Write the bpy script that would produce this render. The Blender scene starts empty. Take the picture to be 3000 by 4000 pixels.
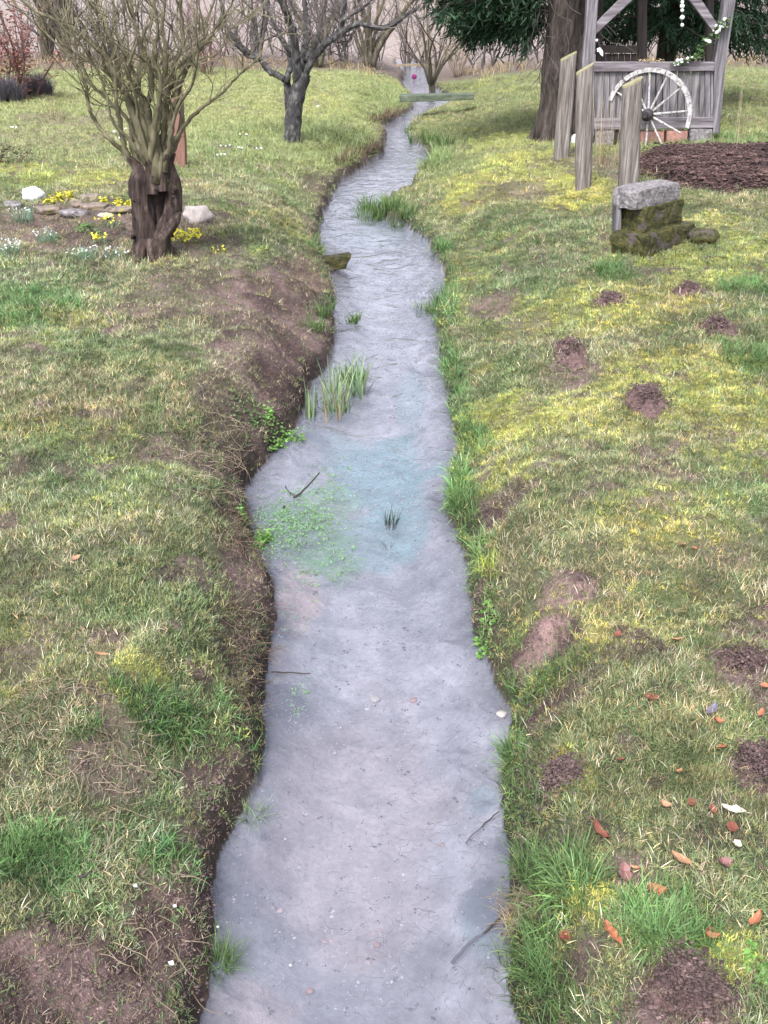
import bpy, math, random
import numpy as np
from mathutils import Vector, Matrix, Euler
random.seed(7); rng = np.random.default_rng(7)
R = math.radians
scene = bpy.context.scene
COL = scene.collection

# ------------------------------------------------------------------ camera
CAM_Z = 2.5
PITCH = R(27.1)
FPX = 4100.0                      # focal length for a 3000 x 4000 picture
cam_d = bpy.data.cameras.new('camera'); cam = bpy.data.objects.new('camera', cam_d); COL.objects.link(cam)
cam.location = (0, 0, CAM_Z); cam.rotation_euler = (R(90) - PITCH, 0, 0)
cam_d.sensor_fit = 'VERTICAL'; cam_d.sensor_height = 24.0; cam_d.lens = 24.0 * FPX / 4000.0
cam_d.clip_start = 0.05; cam_d.clip_end = 1500
scene.camera = cam
# ------------------------------------------------------------------ light: bright overcast
SUN_EL, SUN_AZ = R(52), R(200)
world = bpy.data.worlds.new('World'); scene.world = world; world.use_nodes = True
wn = world.node_tree; wn.nodes.clear()
w_out = wn.nodes.new('ShaderNodeOutputWorld'); w_bg = wn.nodes.new('ShaderNodeBackground')
w_sky = wn.nodes.new('ShaderNodeTexSky'); w_sky.sky_type = 'NISHITA'; w_sky.sun_disc = False
w_sky.sun_elevation = SUN_EL; w_sky.sun_rotation = SUN_AZ; w_sky.dust_density = 4.0; w_sky.air_density = 1.0
w_hs = wn.nodes.new('ShaderNodeHueSaturation'); w_hs.inputs['Saturation'].default_value = 0.22
w_hs.inputs['Value'].default_value = 1.0
w_tint = wn.nodes.new('ShaderNodeMix'); w_tint.data_type = 'RGBA'; w_tint.blend_type = 'MULTIPLY'
w_tint.inputs[0].default_value = 1.0; w_tint.inputs[7].default_value = (0.93, 0.955, 1.04, 1)
w_bg.inputs['Strength'].default_value = 0.15
wn.links.new(w_sky.outputs[0], w_hs.inputs['Color']); wn.links.new(w_hs.outputs[0], w_tint.inputs[6])
wn.links.new(w_tint.outputs[2], w_bg.inputs['Color']); wn.links.new(w_bg.outputs[0], w_out.inputs[0])
sun_d = bpy.data.lights.new('sun', 'SUN'); sun_d.energy = 1.5; sun_d.angle = R(12); sun_d.color = (1.0, 0.96, 0.92)
sun = bpy.data.objects.new('sun', sun_d); COL.objects.link(sun)
sun.rotation_euler = (R(90) - SUN_EL, 0, R(180) - SUN_AZ + R(0))
scene.view_settings.view_transform = 'Standard'; scene.view_settings.look = 'None'
scene.view_settings.gamma = 1.0; scene.view_settings.use_curve_mapping = False
scene.view_settings.exposure = 1.42
scene.cycles.max_bounces = 5; scene.cycles.diffuse_bounces = 2; scene.cycles.glossy_bounces = 2; scene.cycles.transparent_max_bounces = 6; scene.cycles.caustics_reflective = False; scene.cycles.caustics_refractive = False

# ------------------------------------------------------------------ helpers
cp, sp_ = math.cos(PITCH), math.sin(PITCH)
def ray(px, py):
    u = (px - 1500.0) / FPX; v = (2000.0 - py) / FPX
    return Vector((u, cp + v * sp_, -sp_ + v * cp))
def P(px, py, z=0.0):
    d = ray(px, py); t = (z - CAM_Z) / d.z
    return Vector((d.x * t, d.y * t, z))
def Q(px, py, Y):
    d = ray(px, py); t = Y / d.y
    return Vector((d.x * t, Y, CAM_Z + d.z * t))

def _hash(ix, iy, iz, seed):
    n = (ix * 73856093) ^ (iy * 19349663) ^ (iz * 83492791) ^ (seed * 2654435)
    n = (n ^ (n >> 13)) * 1274126177 & 0x7fffffff
    n = (n ^ (n >> 16)) * 668265263 & 0x7fffffff
    return (n & 0xffff) / 65535.0
def vnoise(x, y, s, seed=0):
    x = np.asarray(x, float) * s + 1000.0; y = np.asarray(y, float) * s + 1000.0
    ix = np.floor(x).astype(np.int64); iy = np.floor(y).astype(np.int64)
    fx = x - ix; fy = y - iy; fx = fx * fx * (3 - 2 * fx); fy = fy * fy * (3 - 2 * fy)
    z = np.zeros_like(ix)
    a = _hash(ix, iy, z, seed); b = _hash(ix + 1, iy, z, seed); c = _hash(ix, iy + 1, z, seed); d = _hash(ix + 1, iy + 1, z, seed)
    return (a * (1 - fx) + b * fx) * (1 - fy) + (c * (1 - fx) + d * fx) * fy
def fbm(x, y, s, oct=4, seed=0):
    v = 0; a = .5; t = 0
    x = np.asarray(x, float); y = np.asarray(y, float)
    for o in range(oct):
        v = v + a * vnoise(x * .8 - y * .6, x * .6 + y * .8, s, seed + o); t += a; a *= .5; s *= 2.07
        x, y = x * .8 - y * .6, x * .6 + y * .8
    return v / t
def sstep(a, b, x):
    t = np.clip((np.asarray(x, float) - a) / (b - a), 0, 1); return t * t * (3 - 2 * t)

# ------------------------------------------------------------------ stream outline, in metres on the water plane
LE = [(700,4700),(760,4200),(815,3900),(845,3600),(838,3450),(865,3330),(950,3170),(1010,3060),(1035,2900),(1030,2750),(1050,2600),(1062,2480),(1090,2400),
      (1070,2290),(1010,2160),(970,2000),(985,1890),(1050,1800),(1140,1710),(1180,1620),(1215,1520),(1290,1420),(1312,1300),(1305,1160),
      (1280,1060),(1255,960),(1250,890),(1275,820),(1330,710),(1420,655),(1500,600),(1508,530),(1500,492),(1560,462),(1604,438),(1620,405),(1602,370),(1570,330),(1585,292),(1560,268),(1540,240)]
RE = [(2250,4700),(2060,4100),(2000,3950),(1985,3850),(1995,3600),(1990,3400),(1955,3200),(1965,3000),(1992,2850),(1980,2770),(1935,2700),(1920,2620),
      (1885,2540),(1835,2470),(1850,2390),(1815,2250),(1790,2100),(1735,1980),(1765,1880),(1785,1740),(1772,1680),(1740,1500),(1715,1350),(1700,1240),
      (1735,1180),(1738,1080),(1695,990),(1650,930),(1585,890),(1500,862),(1470,820),(1530,775),(1595,745),(1625,690),(1690,625),(1650,575),(1600,545),(1590,500),(1650,455),(1710,430),(1765,408),(1735,370),(1695,340),(1680,300),(1650,268),(1620,240)]
LW = np.array([P(a, b)[:2] for a, b in LE]); RW = np.array([P(a, b)[:2] for a, b in RE])
POLY = np.vstack([LW, RW[::-1]])
def seg_dist(x, y, pts, closed=False):
    d = np.full(x.shape, 1e9)
    n = len(pts)
    for i in range(n - (0 if closed else 1)):
        a = pts[i]; b = pts[(i + 1) % n]; ab = b - a; L = ab @ ab + 1e-12
        t = np.clip(((x - a[0]) * ab[0] + (y - a[1]) * ab[1]) / L, 0, 1)
        d = np.minimum(d, (x - a[0] - t * ab[0]) ** 2 + (y - a[1] - t * ab[1]) ** 2)
    return np.sqrt(d)
def inside(x, y):
    r = np.zeros(x.shape, bool); n = len(POLY)
    for i in range(n):
        a = POLY[i]; b = POLY[(i + 1) % n]
        c = ((a[1] > y) != (b[1] > y)) & (x < (b[0] - a[0]) * (y - a[1]) / (b[1] - a[1] + 1e-12) + a[0])
        r ^= c
    return r
def stream_sd(x, y):
    """signed distance to the water (positive on land) and True on the left bank"""
    x = np.asarray(x, float); y = np.asarray(y, float)
    dl = seg_dist(x, y, LW); dr = seg_dist(x, y, RW); ins = inside(x, y)
    d = np.minimum(dl, dr)
    d = d + ((fbm(x, y, 5, 4, 5) - .5) * .10 + (vnoise(x, y, 18, 6) - .5) * .014) * np.clip(y / 4, .6, 1.6) * np.where(ins, 0.6, 1)
    return np.where(ins, -np.abs(d), d), dl < dr

# mounds of the ground: (px, py, radius in m, height)
def height(x, y):
    x = np.asarray(x, float); y = np.asarray(y, float)
    d, left = stream_sd(x, y)
    far = sstep(9, 20, y)
    H = np.where(left, .42 - .10 * far, .36 - .10 * far)
    w = np.where(left, .34 + .5 * sstep(3.2, 1.8, y) + .25 * sstep(5, 8, y) + .5 * far, .26 + .75 * sstep(3.5, 6.5, y) + .9 * far)
    w = w * (.7 + .6 * vnoise(x, y, 1.7, 31))
    bank = H * (0.28 * sstep(0, .06, d) + .72 * sstep(-.02, 1, d / w))
    roll = .16 * (1 - np.exp(-np.maximum(d - w, 0) / 2.2))
    lump = (fbm(x, y, 2.2, 4, 11) - .5) * .13 * sstep(0, .5, d) + (fbm(x, y, 12, 3, 17) - .5) * .075 * sstep(-.01, .12, d)
    land = bank + roll + lump + .004
    bed = -.012 - .12 * sstep(0, .3, -d) + (fbm(x, y, 3, 3, 23) - .5) * .05 * sstep(0, .2, -d)
    z = np.where(d > 0, np.maximum(land, .004), bed)
    hill = 1.0 * sstep(34, 90, y) + 3.0 * sstep(80, 260, y)
    return z + hill
def hz(x, y): return float(height(np.array([x]), np.array([y]))[0])
def G(px, py):
    z = .4
    for _ in range(14):
        p = P(px, py, z); z = .5 * z + .5 * hz(p.x, p.y)
    p = P(px, py, z); return Vector((p.x, p.y, hz(p.x, p.y)))

class MB:
    def __init__(s): s.v = []; s.f = []; s.c = []
    def face(s, pts):
        n = len(s.v); s.v += [tuple(p) for p in pts]; s.f.append(tuple(range(n, n + len(pts))))
    def prism(s, front, back):
        n = len(front); b = len(s.v); s.v += [tuple(p) for p in front] + [tuple(p) for p in back]
        s.f.append(tuple(range(b, b + n))); s.f.append(tuple(range(b + 2 * n - 1, b + n - 1, -1)))
        for i in range(n): j = (i + 1) % n; s.f.append((b + i, b + n + i, b + n + j, b + j))
    def box(s, c, size, rot=(0, 0, 0)):
        M = Euler(rot).to_matrix(); c = Vector(c); hx, hy, hz_ = [k / 2 for k in size]
        q = [c + M @ Vector((a * hx, b * hy, e * hz_)) for e in (-1, 1) for a, b in ((-1, -1), (1, -1), (1, 1), (-1, 1))]
        s.prism(q[:4], q[4:])
    def pxprism(s, pts, Y, thick, dy=None):
        f = [Q(a, b, Y) for a, b in pts]; s.prism(f, [p + Vector((0, thick, 0)) for p in f])
    def tube(s, pts, rad, n=6, cap=True, jit=0.0):
        pts = [Vector(p) for p in pts]; b = len(s.v); m = len(pts)
        up = Vector((.31, .2, .93)); 
        for i, p in enumerate(pts):
            t = (pts[min(i + 1, m - 1)] - pts[max(i - 1, 0)])
            if t.length < 1e-9: t = Vector((0, 0, 1))
            t.normalize(); a = t.cross(Vector((0, 1, 0)) if abs(t.y) < .9 else Vector((1, 0, 0))); a.normalize(); c = t.cross(a)
            for k in range(n):
                r = rad[i] * (1 + (random.uniform(-jit, jit) if jit else 0)); an = 2 * math.pi * k / n
                s.v.append(tuple(p + a * (math.cos(an) * r) + c * (math.sin(an) * r)))
        for i in range(m - 1):
            for k in range(n):
                j = (k + 1) % n; s.f.append((b + i * n + k, b + i * n + j, b + (i + 1) * n + j, b + (i + 1) * n + k))
        if cap:
            s.f.append(tuple(b + k for k in range(n - 1, -1, -1))); s.f.append(tuple(b + (m - 1) * n + k for k in range(n)))
    def blob(s, c, size, sub=2, amp=.18, seed=0, freq=2.0, flat=None, rot=0.0):
        import bmesh
        bm = bmesh.new(); bmesh.ops.create_icosphere(bm, subdivisions=sub, radius=1)
        b = len(s.v); r0 = random.Random(seed); o = Vector((r0.uniform(-50, 50), r0.uniform(-50, 50), r0.uniform(-50, 50)))
        from mathutils import noise
        cr, sr = math.cos(rot), math.sin(rot)
        for v in bm.verts:
            k = 1 + amp * 2 * noise.noise(v.co * freq + o) + amp * noise.noise(v.co * freq * 2.7 + o)
            q = v.co * k; 
            if flat is not None: q.z = min(q.z, flat + .05 * noise.noise(v.co * 3 + o))
            q = Vector((q.x * size[0], q.y * size[1], q.z * size[2])); q = Vector((q.x * cr - q.y * sr, q.x * sr + q.y * cr, q.z))
            s.v.append(tuple(Vector(c) + q))
        for f in bm.faces: s.f.append(tuple(b + v.index for v in f.verts))
        bm.free()
    def build(s, name, mat, parent=None, origin=None, smooth=False, bevel=0):
        o_ = Vector((0, 0, 0))
        if origin is not None: o_ = Vector(origin)
        elif parent is not None: o_ = WORLD_OF[parent.name]
        me = bpy.data.meshes.new(name); me.from_pydata([tuple(Vector(p) - o_) for p in s.v], [], s.f)
        if smooth:
            me.polygons.foreach_set('use_smooth', [True] * len(me.polygons))
        me.materials.append(mat); me.update()
        ob = bpy.data.objects.new(name, me); COL.objects.link(ob)
        if parent is not None: ob.parent = parent; WORLD_OF[ob.name] = o_
        else: ob.location = o_; WORLD_OF[ob.name] = o_
        if bevel:
            m = ob.modifiers.new('bevel', 'BEVEL'); m.width = bevel; m.segments = 2; m.limit_method = 'ANGLE'
        return ob
WORLD_OF = {}
def tag(o, label=None, cat=None, group=None, kind=None):
    if label: o['label'] = label
    if cat: o['category'] = cat
    if group: o['group'] = group
    if kind: o['kind'] = kind
    return o
def thing(name, label, cat, loc, group=None):
    o = bpy.data.objects.new(name, None); COL.objects.link(o); o.location = loc; o.empty_display_size = .2
    WORLD_OF[o.name] = Vector(loc); return tag(o, label, cat, group)

# ------------------------------------------------------------------ materials
def new_mat(name):
    m = bpy.data.materials.new(name); m.use_nodes = True; nt = m.node_tree; nt.nodes.clear()
    out = nt.nodes.new('ShaderNodeOutputMaterial'); b = nt.nodes.new('ShaderNodeBsdfPrincipled')
    nt.links.new(b.outputs[0], out.inputs[0]); return m, nt, b, out
def c4(c): return (c[0], c[1], c[2], 1)
def noise_mat(name, cols, scale=20, stretch=(1, 1, 1), rough=.85, bump=.4, bdist=.01, detail=8, pos=None, spec=.3, rot=(0, 0, 0), second=None):
    m, nt, b, out = new_mat(name)
    tc = nt.nodes.new('ShaderNodeTexCoord'); mp = nt.nodes.new('ShaderNodeMapping'); mp.inputs['Scale'].default_value = stretch; mp.inputs['Rotation'].default_value = rot
    n = nt.nodes.new('ShaderNodeTexNoise'); n.inputs['Scale'].default_value = scale; n.inputs['Detail'].default_value = detail; n.inputs['Roughness'].default_value = .65
    r = nt.nodes.new('ShaderNodeValToRGB'); e = r.color_ramp.elements
    pos = pos or [.3 + .4 * i / (len(cols) - 1) for i in range(len(cols))]
    e[0].position = pos[0]; e[0].color = c4(cols[0]); e[1].position = pos[-1]; e[1].color = c4(cols[-1])
    for i in range(1, len(cols) - 1):
        k = e.new(pos[i]); k.color = c4(cols[i])
    L = nt.links.new
    L(tc.outputs['Object'], mp.inputs[0]); L(mp.outputs[0], n.inputs['Vector']); L(n.outputs[0], r.inputs[0])
    colout = r.outputs[0]
    if second:                      # patches of another colour: (colour, scale, threshold)
        n2 = nt.nodes.new('ShaderNodeTexNoise'); n2.inputs['Scale'].default_value = second[1]; n2.inputs['Detail'].default_value = 6
        L(tc.outputs['Object'], n2.inputs['Vector'])
        r2 = nt.nodes.new('ShaderNodeValToRGB'); r2.color_ramp.elements[0].position = second[2]; r2.color_ramp.elements[1].position = second[2] + .08
        mx = nt.nodes.new('ShaderNodeMix'); mx.data_type = 'RGBA'; L(n2.outputs[0], r2.inputs[0]); L(r2.outputs[0], mx.inputs[0])
        L(colout, mx.inputs[6]); mx.inputs[7].default_value = c4(second[0]); colout = mx.outputs[2]
    L(colout, b.inputs['Base Color'])
    b.inputs['Roughness'].default_value = rough; b.inputs['Specular IOR Level'].default_value = spec
    if bump:
        bp = nt.nodes.new('ShaderNodeBump'); bp.inputs['Strength'].default_value = bump; bp.inputs['Distance'].default_value = bdist
        L(n.outputs[0], bp.inputs['Height']); L(bp.outputs[0], b.inputs['Normal'])
    return m
M = {}
M['willow_bark'] = noise_mat('willow bark', [(.012, .008, .008), (.05, .033, .028), (.15, .11, .09)], 26, (1, 1, .16), bump=1, bdist=.05, second=((.055, .05, .02), 5, .62))
M['willow_twig'] = noise_mat('willow twigs', [(.05, .045, .028), (.12, .108, .062), (.22, .19, .125)], 14, (1, 1, .5), bump=.3, bdist=.004)
M['willow_fine'] = noise_mat('thin willow twigs', [(.17, .13, .08), (.30, .25, .16)], 5, bump=0)
M['apple_bark'] = noise_mat('apple bark', [(.014, .013, .015), (.045, .042, .042), (.16, .16, .145)], 17, (1, 1, .5), bump=1, bdist=.02)
M['grey_twig'] = noise_mat('grey twigs', [(.045, .037, .037), (.12, .10, .095)], 6, bump=0)
M['shrub_bark'] = noise_mat('olive bark', [(.03, .027, .02), (.085, .075, .05), (.17, .15, .11)], 12, (1, 1, .4), bump=.6, bdist=.02)
M['ochre_twig'] = noise_mat('ochre twigs', [(.12, .09, .06), (.28, .22, .155)], 5, bump=0)
M['brown_stalk'] = noise_mat('brown stalks', [(.05, .033, .025), (.17, .12, .085)], 5, bump=0)
M['red_twig'] = noise_mat('reddish twigs', [(.10, .05, .05), (.22, .12, .11)], 5, bump=0)
M['spruce_bark'] = noise_mat('spruce bark', [(.016, .012, .01), (.055, .042, .036), (.12, .10, .085)], 18, (1, 1, .2), bump=1, bdist=.04)
M['needles'] = noise_mat('spruce needles', [(.012, .03, .02), (.03, .065, .035), (.06, .10, .05)], 6, bump=0, rough=.7)
M['old_wood'] = noise_mat('weathered grey wood', [(.04, .035, .038), (.14, .128, .135), (.28, .26, .275)], 16, (1.4, 1.4, .10), bump=.8, bdist=.01)
M['old_wood_h'] = noise_mat('weathered grey rail', [(.06, .05, .055), (.16, .14, .15), (.27, .25, .26)], 16, (.1, 1.4, 1.4), bump=.8, bdist=.01)
M['dark_wood'] = noise_mat('dark brown wood', [(.03, .022, .022), (.07, .055, .05)], 16, (1.4, 1.4, .1), bump=.5, bdist=.01)
M['post_wood'] = noise_mat('pale post wood', [(.035, .028, .024), (.15, .13, .115), (.31, .28, .255)], 30, (1.5, 1.5, .07), bump=.8, bdist=.012, second=((.12, .13, .06), 5, .66))
M['end_grain'] = noise_mat('mossy cut end', [(.18, .165, .085), (.32, .29, .18)], 25, bump=.4)
M['red_wood'] = noise_mat('reddish bare wood', [(.13, .065, .05), (.26, .14, .11)], 12, (1.5, 1.5, .2), bump=.6)
M['white_paint'] = noise_mat('flaking white paint', [(.10, .08, .07), (.31, .29, .28), (.47, .46, .45)], 22, bump=.5, bdist=.006, pos=[.36, .46, .62])
M['iron'] = noise_mat('rusty dark iron', [(.015, .014, .016), (.05, .04, .04)], 30, rough=.6, bump=.4)
M['stone_grey'] = noise_mat('grey lichened stone', [(.06, .052, .052), (.18, .165, .165), (.36, .33, .33)], 26, bump=1, bdist=.02)
M['stone_moss'] = noise_mat('mossy stone', [(.012, .013, .006), (.05, .05, .014), (.125, .105, .03)], 20, bump=1, bdist=.04, second=((.085, .07, .062), 9, .54))
M['stone_pale'] = noise_mat('pale rough stone', [(.33, .28, .25), (.5, .45, .42)], 14, bump=.9, bdist=.02)
M['stone_white'] = noise_mat('white stone', [(.6, .6, .62), (.82, .82, .83)], 8, bump=.7, bdist=.02)
M['stone_brown'] = noise_mat('brown stone', [(.06, .045, .04), (.19, .15, .12), (.30, .25, .2)], 13, bump=1, bdist=.02, second=((.22, .2, .05), 6, .60))
M['brick'] = noise_mat('red brick', [(.28, .13, .10), (.45, .26, .22)], 18, bump=.6)
M['moss_plank'] = noise_mat('mossy plank', [(.035, .045, .03), (.085, .105, .07), (.15, .165, .125)], 12, (.4, 1, 1), bump=.6)
M['mulch'] = noise_mat('bark mulch', [(.012, .007, .006), (.042, .024, .021), (.085, .05, .045)], 30, bump=1, bdist=.02)
M['mole_soil'] = noise_mat('crumbly dark soil', [(.045, .026, .024), (.115, .07, .066), (.19, .125, .12)], 55, bump=1, bdist=.012)
M['plastic_pink'] = noise_mat('pink rubber', [(.42, .05, .22), (.5, .07, .27)], 3, bump=0, rough=.4)
M['pot_dark'] = noise_mat('lavender foliage', [(.05, .045, .06), (.12, .11, .13)], 10, bump=0)
M['petal_white'] = noise_mat('white petals', [(.52, .53, .52), (.66, .66, .65)], 10, bump=0, rough=.6)
M['petal_yellow'] = noise_mat('yellow petals', [(.62, .55, .03), (.75, .68, .08)], 10, bump=0, rough=.6)
M['lamp_white'] = noise_mat('white glossy bead', [(.7, .7, .7), (.8, .8, .8)], 10, bump=0, rough=.4)
M['stick'] = noise_mat('wet dark stick', [(.02, .014, .014), (.06, .045, .04)], 20, bump=.4, rough=.6)
M['foam'] = M['petal_white']

def tint_mat(name, attr='tint', trans=.25, rough=.6, blade=True):
    """foliage: colour from the instancer attribute, varied by a per-vertex value of the blade"""
    m, nt, b, out = new_mat(name); L = nt.links.new
    a = nt.nodes.new('ShaderNodeAttribute'); a.attribute_type = 'INSTANCER'; a.attribute_name = attr
    v = nt.nodes.new('ShaderNodeAttribute'); v.attribute_type = 'GEOMETRY'; v.attribute_name = 'shade'
    mx = nt.nodes.new('ShaderNodeMix'); mx.data_type = 'RGBA'; mx.blend_type = 'MULTIPLY'; mx.inputs[0].default_value = 1
    L(a.outputs['Color'], mx.inputs[6]); L(v.outputs['Color'], mx.inputs[7]); L(mx.outputs[2], b.inputs['Base Color'])
    b.inputs['Roughness'].default_value = rough; b.inputs['Specular IOR Level'].default_value = .35
    if trans:
        t = nt.nodes.new('ShaderNodeBsdfTranslucent'); ms = nt.nodes.new('ShaderNodeMixShader'); ms.inputs[0].default_value = trans
        L(mx.outputs[2], t.inputs[0]); L(b.outputs[0], ms.inputs[1]); L(t.outputs[0], ms.inputs[2]); L(ms.outputs[0], out.inputs[0])
    return m
M['blade'] = tint_mat('grass blades', trans=0)
M['crumb'] = tint_mat('soil crumbs', trans=0, rough=.9)

# ground: colours come from what lies there (soil, turf, moss, sand) plus painted shade under tufts, fine grain from noise
gm, nt, gb, gout = new_mat('ground'); L = nt.links.new
ga = nt.nodes.new('ShaderNodeAttribute'); ga.attribute_name = 'cover'
tc = nt.nodes.new('ShaderNodeTexCoord')
n1 = nt.nodes.new('ShaderNodeTexNoise'); n1.inputs['Scale'].default_value = 45; n1.inputs['Detail'].default_value = 9; n1.inputs['Roughness'].default_value = .7
n2 = nt.nodes.new('ShaderNodeTexNoise'); n2.inputs['Scale'].default_value = 9; n2.inputs['Detail'].default_value = 6
L(tc.outputs['Object'], n1.inputs['Vector']); L(tc.outputs['Object'], n2.inputs['Vector'])
mr = nt.nodes.new('ShaderNodeMapRange'); mr.inputs[1].default_value = .3; mr.inputs[2].default_value = .7; mr.inputs[3].default_value = .55; mr.inputs[4].default_value = 1.45
L(n1.outputs[0], mr.inputs[0])
mr2 = nt.nodes.new('ShaderNodeMapRange'); mr2.inputs[1].default_value = .3; mr2.inputs[2].default_value = .7; mr2.inputs[3].default_value = .8; mr2.inputs[4].default_value = 1.2
L(n2.outputs[0], mr2.inputs[0])
mf_ = nt.nodes.new('ShaderNodeMix'); mf_.data_type = 'FLOAT'; L(ga.outputs['Alpha'], mf_.inputs[0]); mf_.inputs[2].default_value = 1.0; L(mr.outputs[0], mf_.inputs[3])
mm = nt.nodes.new('ShaderNodeMath'); mm.operation = 'MULTIPLY'; L(mf_.outputs[0], mm.inputs[0]); L(mr2.outputs[0], mm.inputs[1])
mx = nt.nodes.new('ShaderNodeVectorMath'); mx.operation = 'SCALE'; L(ga.outputs['Color'], mx.inputs[0]); L(mm.outputs[0], mx.inputs['Scale'])
L(mx.outputs[0], gb.inputs['Base Color']); gb.inputs['Roughness'].default_value = .85; gb.inputs['Specular IOR Level'].default_value = .25
bp = nt.nodes.new('ShaderNodeBump'); bp.inputs['Strength'].default_value = .8; bp.inputs['Distance'].default_value = .02
L(n1.outputs[0], bp.inputs['Height']); L(ga.outputs['Alpha'], bp.inputs['Strength']); L(bp.outputs[0], gb.inputs['Normal'])
M['ground'] = gm

# water: clear over a pale silt, bluish diffuse painted in for sky reflection, rippled
wm, nt, wb, wout = new_mat('stream water'); nt.nodes.remove(wb); L = nt.links.new
tc = nt.nodes.new('ShaderNodeTexCoord'); mp = nt.nodes.new('ShaderNodeMapping'); mp.inputs['Scale'].default_value = (1, .75, 1)
na = nt.nodes.new('ShaderNodeTexNoise'); na.inputs['Scale'].default_value = 3.2; na.inputs['Detail'].default_value = 3; na.inputs['Distortion'].default_value = 2.2
nb = nt.nodes.new('ShaderNodeTexNoise'); nb.inputs['Scale'].default_value = 15; nb.inputs['Detail'].default_value = 4; nb.inputs['Distortion'].default_value = 1.8; nb.noise_type = 'RIDGED_MULTIFRACTAL'
L(tc.outputs['Object'], mp.inputs[0]); L(mp.outputs[0], na.inputs['Vector']); L(mp.outputs[0], nb.inputs['Vector'])
b1 = nt.nodes.new('ShaderNodeBump'); b1.inputs['Strength'].default_value = .6; b1.inputs['Distance'].default_value = .055
b2 = nt.nodes.new('ShaderNodeBump'); b2.inputs['Strength'].default_value = .5; b2.inputs['Distance'].default_value = .0045
L(na.outputs[0], b1.inputs['Height']); L(nb.outputs[0], b2.inputs['Height']); L(b1.outputs[0], b2.inputs['Normal'])
tr = nt.nodes.new('ShaderNodeBsdfTransparent'); tr.inputs[0].default_value = (.93, .95, .97, 1)
df = nt.nodes.new('ShaderNodeBsdfDiffuse'); df.inputs[0].default_value = (.33, .35, .43, 1)
ml = nt.nodes.new('ShaderNodeMixShader'); ml.inputs[0].default_value = .22
gl = nt.nodes.new('ShaderNodeBsdfGlossy'); gl.inputs['Roughness'].default_value = .03; gl.inputs[0].default_value = (1, 1, 1, 1)
fr = nt.nodes.new('ShaderNodeFresnel'); fr.inputs['IOR'].default_value = 1.333
L(b2.outputs[0], gl.inputs['Normal']); L(b2.outputs[0], fr.inputs['Normal'])
mf = nt.nodes.new('ShaderNodeMixShader'); L(tr.outputs[0], ml.inputs[1]); L(df.outputs[0], ml.inputs[2])
L(fr.outputs[0], mf.inputs[0]); L(ml.outputs[0], mf.inputs[1]); L(gl.outputs[0], mf.inputs[2]); L(mf.outputs[0], wout.inputs[0])
M['water'] = wm

# ------------------------------------------------------------------ what covers the ground
def splat(px, py, rx, ry, z=.42):
    c = P(px, py, z); e = P(px + rx, py, z); n = P(px, py - ry, z); s = P(px, py + ry, z)
    return (c.x, c.y, abs(e.x - c.x), (n.y - s.y) / 2)
def ev(x, y, splats, seed=40, rough=.55):
    r = np.zeros(np.shape(x)); nz = (fbm(x, y, 5, 4, seed) - .5) * 2
    for s in splats:
        k = s[4] if len(s) > 4 else 1.0
        q = np.sqrt(((x - s[0]) / s[2]) ** 2 + ((y - s[1]) / s[3]) ** 2) + nz * rough
        r = np.maximum(r, k * sstep(1.15, .65, q))
    return r
def S(l, z=.42): return [splat(*a[:4], z) + tuple(a[4:]) for a in l]
SOIL = S([(1130,1330,150,160,1),(1000,1120,200,110,.85),(1150,1000,130,80,.8),(1060,1560,160,110,.8),(930,2050,110,180,.7),(150,3900,260,240,1),(980,2900,70,200,.7),(640,3500,220,120,.8),(780,980,180,60,.7),(900,3150,150,330),(700,3330,330,210,.9),(250,3700,420,330,.95),(780,3750,160,260,.8),(560,4050,420,200,.9),(820,2850,170,160,.8),(1050,1250,190,230,.75),(1180,1120,180,150,.85),
          (950,1500,220,260,.55),(760,1150,260,140,.55),(500,900,420,110,.8),(150,900,260,110,.7),(700,1750,160,90,.6),(960,1830,190,60,.8),(1060,1950,60,140,.8),(950,2250,130,300,.55),
          (980,2520,110,200,.6),(2120,2370,150,80,.9),(2220,2250,110,60,.8),(2000,2450,100,90,.6),(2170,2620,130,60,.9),(1860,2080,60,60,.9),(1980,1850,110,50,.8),(1920,1080,130,50,.7),
          (2240,1380,110,70,.7),(2000,730,190,35,.5),(2900,2590,130,90,.7),(2950,2980,90,70,.8),(2700,3830,250,150,.9),(2250,3600,180,70,.6),(2450,3350,110,60,.5),
          (1290,630,130,40,.7),(1240,770,80,60,.7),(2350,640,300,60,.6),(250,560,420,60,.35),(330,480,330,35,.5),(60,2600,150,90,.4),(420,2900,200,100,.5),(2050,1200,130,60,.4),(2780,1690,120,70,.4)])
MOSS = S([(2080,610,230,60),(2170,680,170,70),(1880,700,180,60,.8),(2250,760,170,40,.9),(1950,500,150,40,.8),(1900,1480,200,130,.9),(1780,1560,120,150,.6),(2700,1500,420,160,.6),(2200,1520,260,80,.8),
          (2350,1150,420,110,.45),(2900,1700,260,200,.5),(2200,2890,60,40,.6),(2290,2960,50,50,.6),(2350,3440,70,70),(2750,1000,420,120,.5),
          (400,2720,130,70,.8),(560,2620,160,60,.6),(740,2960,90,80,.8),(300,720,380,45,.7),(60,690,120,30),(1200,390,280,50,.4),(2600,2000,300,150,.35),(2000,1750,150,100,.5),(2850,3650,160,90,.7)])
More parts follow.
